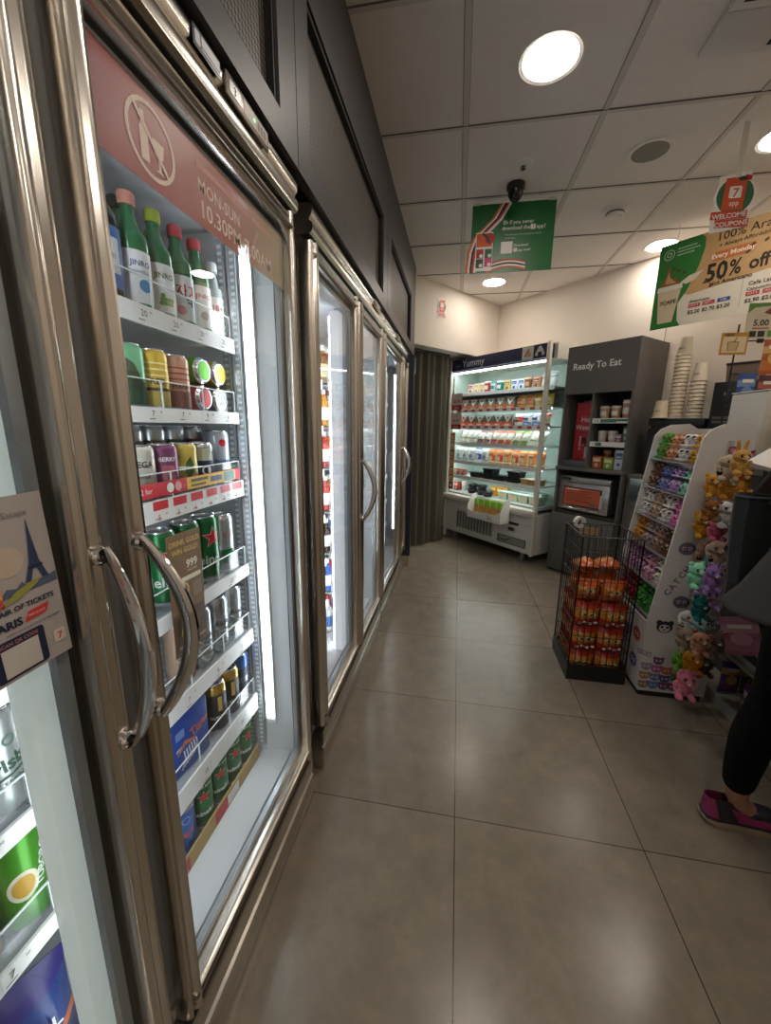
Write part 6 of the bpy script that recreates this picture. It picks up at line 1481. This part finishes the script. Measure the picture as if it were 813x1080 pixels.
# ------------------------------------------------------------------ the person at the counter
def skin_mesh(name, verts, edges, m, parent=None, sub=2, root=0):
    me = bpy.data.meshes.new(name); me.from_pydata([v[0] for v in verts], edges, []); o = bpy.data.objects.new(name, me); COL.objects.link(o)
    sk = o.modifiers.new('s','SKIN'); sk.use_smooth_shade = True
    for i, v in enumerate(verts):
        r = v[1] if isinstance(v[1], tuple) else (v[1], v[1]); me.skin_vertices[0].data[i].radius = r
    me.skin_vertices[0].data[root].use_root = True
    ss = o.modifiers.new('u','SUBSURF'); ss.levels = sub; ss.render_levels = sub
    dg = bpy.context.evaluated_depsgraph_get(); nm = bpy.data.meshes.new_from_object(o.evaluated_get(dg)); nm.name = name
    bpy.data.objects.remove(o); bpy.data.meshes.remove(me)
    for p in nm.polygons: p.use_smooth = True
    nm.materials.clear(); nm.materials.append(m)
    o = bpy.data.objects.new(name, nm); COL.objects.link(o)
    if parent is not None: o.parent = parent
    return o
SKIN = C('a87a62', .5, noise=.05); LEG = C('09090b', .85, spec=.15); CLOTH = mat('jacket_cloth', H('232325'), .85, noise=.12, nscale=200, bump=.25); HAIR = C('1a1412', .5, noise=.2)
PX, PY = 1.02, 1.15
pe = thing('person', 'person in black leggings, dark jacket and pink trainers standing at the counter', 'person', (PX,PY,0))
V = [((0,0,.90),(.105,.14)),((.01,0,1.05),(.095,.125)),((.03,0,1.22),(.105,.15)),((.04,0,1.35),(.065,.10)),((.05,0,1.43),(.05,.05)),((.065,0,1.49),(.05,.05)),
     ((.0,.085,.84),.085),((.012,.145,.50),.055),((-.030,.150,.30),.050),((-.035,.150,.10),.033),((.03,.150,.045),.032),((.12,.145,.03),.028),
     ((.0,-.085,.84),.085),((.02,-.13,.50),.055),((.015,-.135,.30),.048),((.015,-.14,.10),.033),((.080,-.14,.045),.032),((.165,-.145,.03),.028),
     ((.04,.155,1.335),.046),((.06,.22,1.10),.040),((.20,.16,1.14),.034),((.25,.135,1.155),.026),
     ((.04,-.155,1.335),.046),((.08,-.23,1.10),.040),((.22,-.17,1.16),.034),((.27,-.15,1.17),.026)]
Eg = [(0,1),(1,2),(2,3),(3,4),(4,5),(0,6),(6,7),(7,8),(8,9),(9,10),(10,11),(0,12),(12,13),(13,14),(14,15),(15,16),(16,17),(3,18),(18,19),(19,20),(20,21),(3,22),(22,23),(23,24),(24,25)]
body = skin_mesh('body', V, Eg, SKIN, pe)
# head joined into the body mesh, with features and hands
hb = MB()
hb.ball((.085,0,1.595),(.088,.072,.105),SKIN,3).ball((.095,0,1.545),(.07,.058,.06),SKIN,3).ball((.180,0,1.580),(.016,.012,.020),SKIN,2).ball((.168,0,1.540),(.010,.024,.007),C('8a4a44',.4),2)
for s in (-1,1): hb.ball((.155,s*.030,1.605),(.013,.014,.010),WHITE,2).ball((.165,s*.030,1.605),(.005,.006,.006),INK,1).ball((.075,s*.073,1.590),(.018,.008,.028),SKIN,2)
def hand(cx, cy, cz, s):
    hb.ball((cx+.035,cy,cz),(.042,.034,.015),SKIN,2)
    for k in range(4):
        y0_ = cy-.024+.016*k; l = (.062,.072,.068,.052)[k]
        hb.tube([(cx+.060,y0_,cz),(cx+.060+l*.5,y0_+.002*(k-1.5),cz-.004),(cx+.060+l*.8,y0_+.003*(k-1.5),cz-.014),(cx+.060+l,y0_+.003*(k-1.5),cz-.024)], [.0085,.008,.0075,.006], SKIN, 8)
    hb.tube([(cx+.010,cy+s*.028,cz),(cx+.035,cy+s*.050,cz-.006),(cx+.062,cy+s*.056,cz-.014)], [.011,.0095,.007], SKIN, 8)
hand(.25,.135,1.155,-1); hand(.27,-.15,1.17,1)
hd = hb.build('tmp_head'); 
bm = bmesh.new(); bm.from_mesh(body.data); n0 = len(body.data.materials)
for mm in hd.data.materials[1:]: body.data.materials.append(mm)
bm.from_mesh(hd.data); bm.to_mesh(body.data); bm.free(); bpy.data.objects.remove(hd)
hr = MB().ball((.062,0,1.625),(.092,.082,.098),HAIR,3).ball((-.02,0,1.55),(.045,.06,.10),HAIR,3).ball((-.045,0,1.44),(.035,.045,.13),HAIR,3); hr.build('hair', pe)
def legg(s, yk, ya, nm, dx=0):
    vs = [((0,s*.05,.93),.115),((.0,s*.09,.82),.100),((.004,s*.115,.66),.082),((.012,yk,.50),.064),((-.028+dx*.7,yk+s*.004,.34),.062),((-.036+dx,ya,.20),.049),((-.036+dx,ya,.125),.043)]
    return skin_mesh('leggings_leg', vs, [(i,i+1) for i in range(6)], LEG, pe)
legg(1, .145, .150, 'l'); legg(-1, -.13, -.14, 'r', .045)
PKS = C('8a2a5c', .6, noise=.15); SOLE = C('a08a72', .6); SHB = C('2a2630', .6)
def shoe(y, ang):
    # outline of the sole, toe toward +x
    out = [(-.125,0),(-.118,.026),(-.09,.036),(-.03,.033),(.04,.040),(.09,.046),(.13,.036),(.150,.012),(.150,-.012),(.13,-.034),(.09,-.042),(.04,-.036),(-.03,-.032),(-.09,-.035),(-.118,-.026)]
    m = MB(); rings = []
    prof = [(0,.94,0),(.012,1.02,0),(.024,1.0,0),(.034,.96,0),(.055,.88,1),(.075,.74,2),(.090,.62,2),(.098,.56,2)]
    N = len(out); vs = []
    for z, k, st in prof:
        for (x, yy) in out:
            xx = x*k
            if st >= 1: # the upper slopes down toward the toe and opens at the ankle
                f = max(0, (x+.02)/.17); zz = z-(z-.034)*min(1, f*1.05); xx = x*(k+(1-k)*max(0,min(1,f*1.2))) if x > 0 else -.125+(x+.125)*k+.004
                yv = yy*(k+(1-k)*.35*max(0,min(1,f)))
            else: zz = z; yv = yy*k
            if st == 0: zz = z+(.012*max(0,(x-.08)/.07)) + (.010*max(0,(-.095-x)/.03) if z < .02 else 0)
            vs.append((xx, yv, zz))
    for j in range(len(prof)-1):
        fs = [(j*N+i, j*N+(i+1)%N, (j+1)*N+(i+1)%N, (j+1)*N+i) for i in range(N)]
        if j < 3: m.add(vs, fs, SOLE if j < 2 else SHB, True)
        else:
            for q in fs:
                x = out[q[0]%N][0]; m.add(vs, [q], PKS if (x < -.03 or .03 < x < .10 and j < 5) else SHB, True)
    m.add(vs, [tuple(reversed(range(N)))], SOLE)
    tb = [vs[(len(prof)-1)*N+i] for i in range(N)]
    # tongue and vamp over the instep
    m.ball((.03,0,.060),(.075,.030,.026),SHB,3)
    for k in range(4): m.tube([(.0+.022*k,-.024,.080-.007*k),(.0+.022*k,0,.089-.007*k),(.0+.022*k,.024,.080-.007*k)], .003, C('c86a9a',.6), 6)
    o = m.build('trainer', pe, rotz=ang); o.location = (.0 if y > 0 else .045,y,.0); return o
shoe(.148, -.05); shoe(-.142, -.06)
# loose dark jacket, flared at the hem
jk = MB(); N = 48
ctrl = [(1.435,.070,.085,.045),(1.405,.105,.175,.040),(1.36,.135,.222,.038),(1.25,.148,.222,.035),(1.10,.148,.200,.025),(.98,.165,.200,.010),(.88,.195,.212,-.022),(.815,.215,.225,-.052)]
rings = []
for k in range(len(ctrl)-1):
    for t_i in range(5):
        t = t_i/5; rings.append(tuple(a_*(1-t)+b_*t for a_, b_ in zip(ctrl[k], ctrl[k+1])))
rings.append(ctrl[-1]); vs = []; J = len(rings)-1
for j, (z, rx, ry, cx) in enumerate(rings):
    w_ = max(0, (j/J-.45)/.55)
    for i in range(N):
        a = 2*PI*i/N; fl = 1+w_*(.035*math.sin(4*a+1.2)+.012*math.sin(11*a+3*w_))
        back = max(0, -math.cos(a-.35))
        vs.append((cx+rx*fl*math.cos(a), ry*fl*math.sin(a), z+w_**2*(.035*back**2-.02*math.sin(a)+.008*math.sin(5*a))))
for j in range(J): jk.add(vs, [((j+1)*N+i,(j+1)*N+(i+1)%N,j*N+(i+1)%N,j*N+i) for i in range(N)], CLOTH, True)
jo = jk.build('jacket', pe, sharp=80); md = jo.modifiers.new('t','SOLIDIFY'); md.thickness = .006
for s, pts in ((1,[(.04,.150,1.355),(.055,.235,1.22),(.06,.232,1.10),(.14,.20,1.115),(.215,.155,1.14)]),(-1,[(.04,-.150,1.355),(.07,-.24,1.22),(.08,-.24,1.10),(.16,-.21,1.125),(.235,-.165,1.16)])):
    MB().tube(pts, [.072,.062,.058,.052,.046], CLOTH, 16).build('sleeve', pe)
bag = thing('tote_bag', 'black open tote bag on the far side of the person in the dark jacket', 'bag', (PX+.085,PY+.385,.785))
BAGM = mat('bag_cloth', H('232629'), .8, noise=.1, nscale=150, bump=.2)
out = [(-.135,0),(-.12,.035),(-.05,.05),(.05,.05),(.12,.035),(.135,0),(.12,-.035),(.05,-.045),(-.05,-.045),(-.12,-.035)]
m = MB(); lv = [(0,.80),(.01,.92),(.10,1.0),(.20,1.06),(.315,1.10),(.325,1.10),(.325,1.06),(.20,1.0),(.03,.86)]; n = len(out)
vs = [(x*k,y*k,z) for z, k in lv for x, y in out]
for j in range(len(lv)-1): m.add(vs, [(j*n+i,j*n+(i+1)%n,(j+1)*n+(i+1)%n,(j+1)*n+i) for i in range(n)], BAGM, True)
m.add(vs, [tuple(reversed(range(n)))], BAGM); m.build('body', bag)
m = MB(); pts = [(x*1.105,y*1.105,.318) for x, y in out]; m.tube(pts, .0045, C('3c4046',.6), 8, closed=True).build('rim', bag)
for s in (-1,1): MB().tube([(-.08+.0,s*.048,.30),(-.05,s*.03-.03,.42),(.02,-.075,.58),(.05,s*.03-.03,.42),(.09,s*.048,.30)], .009, BAGM, 8, flat=(1,.4)).build('handle', bag)
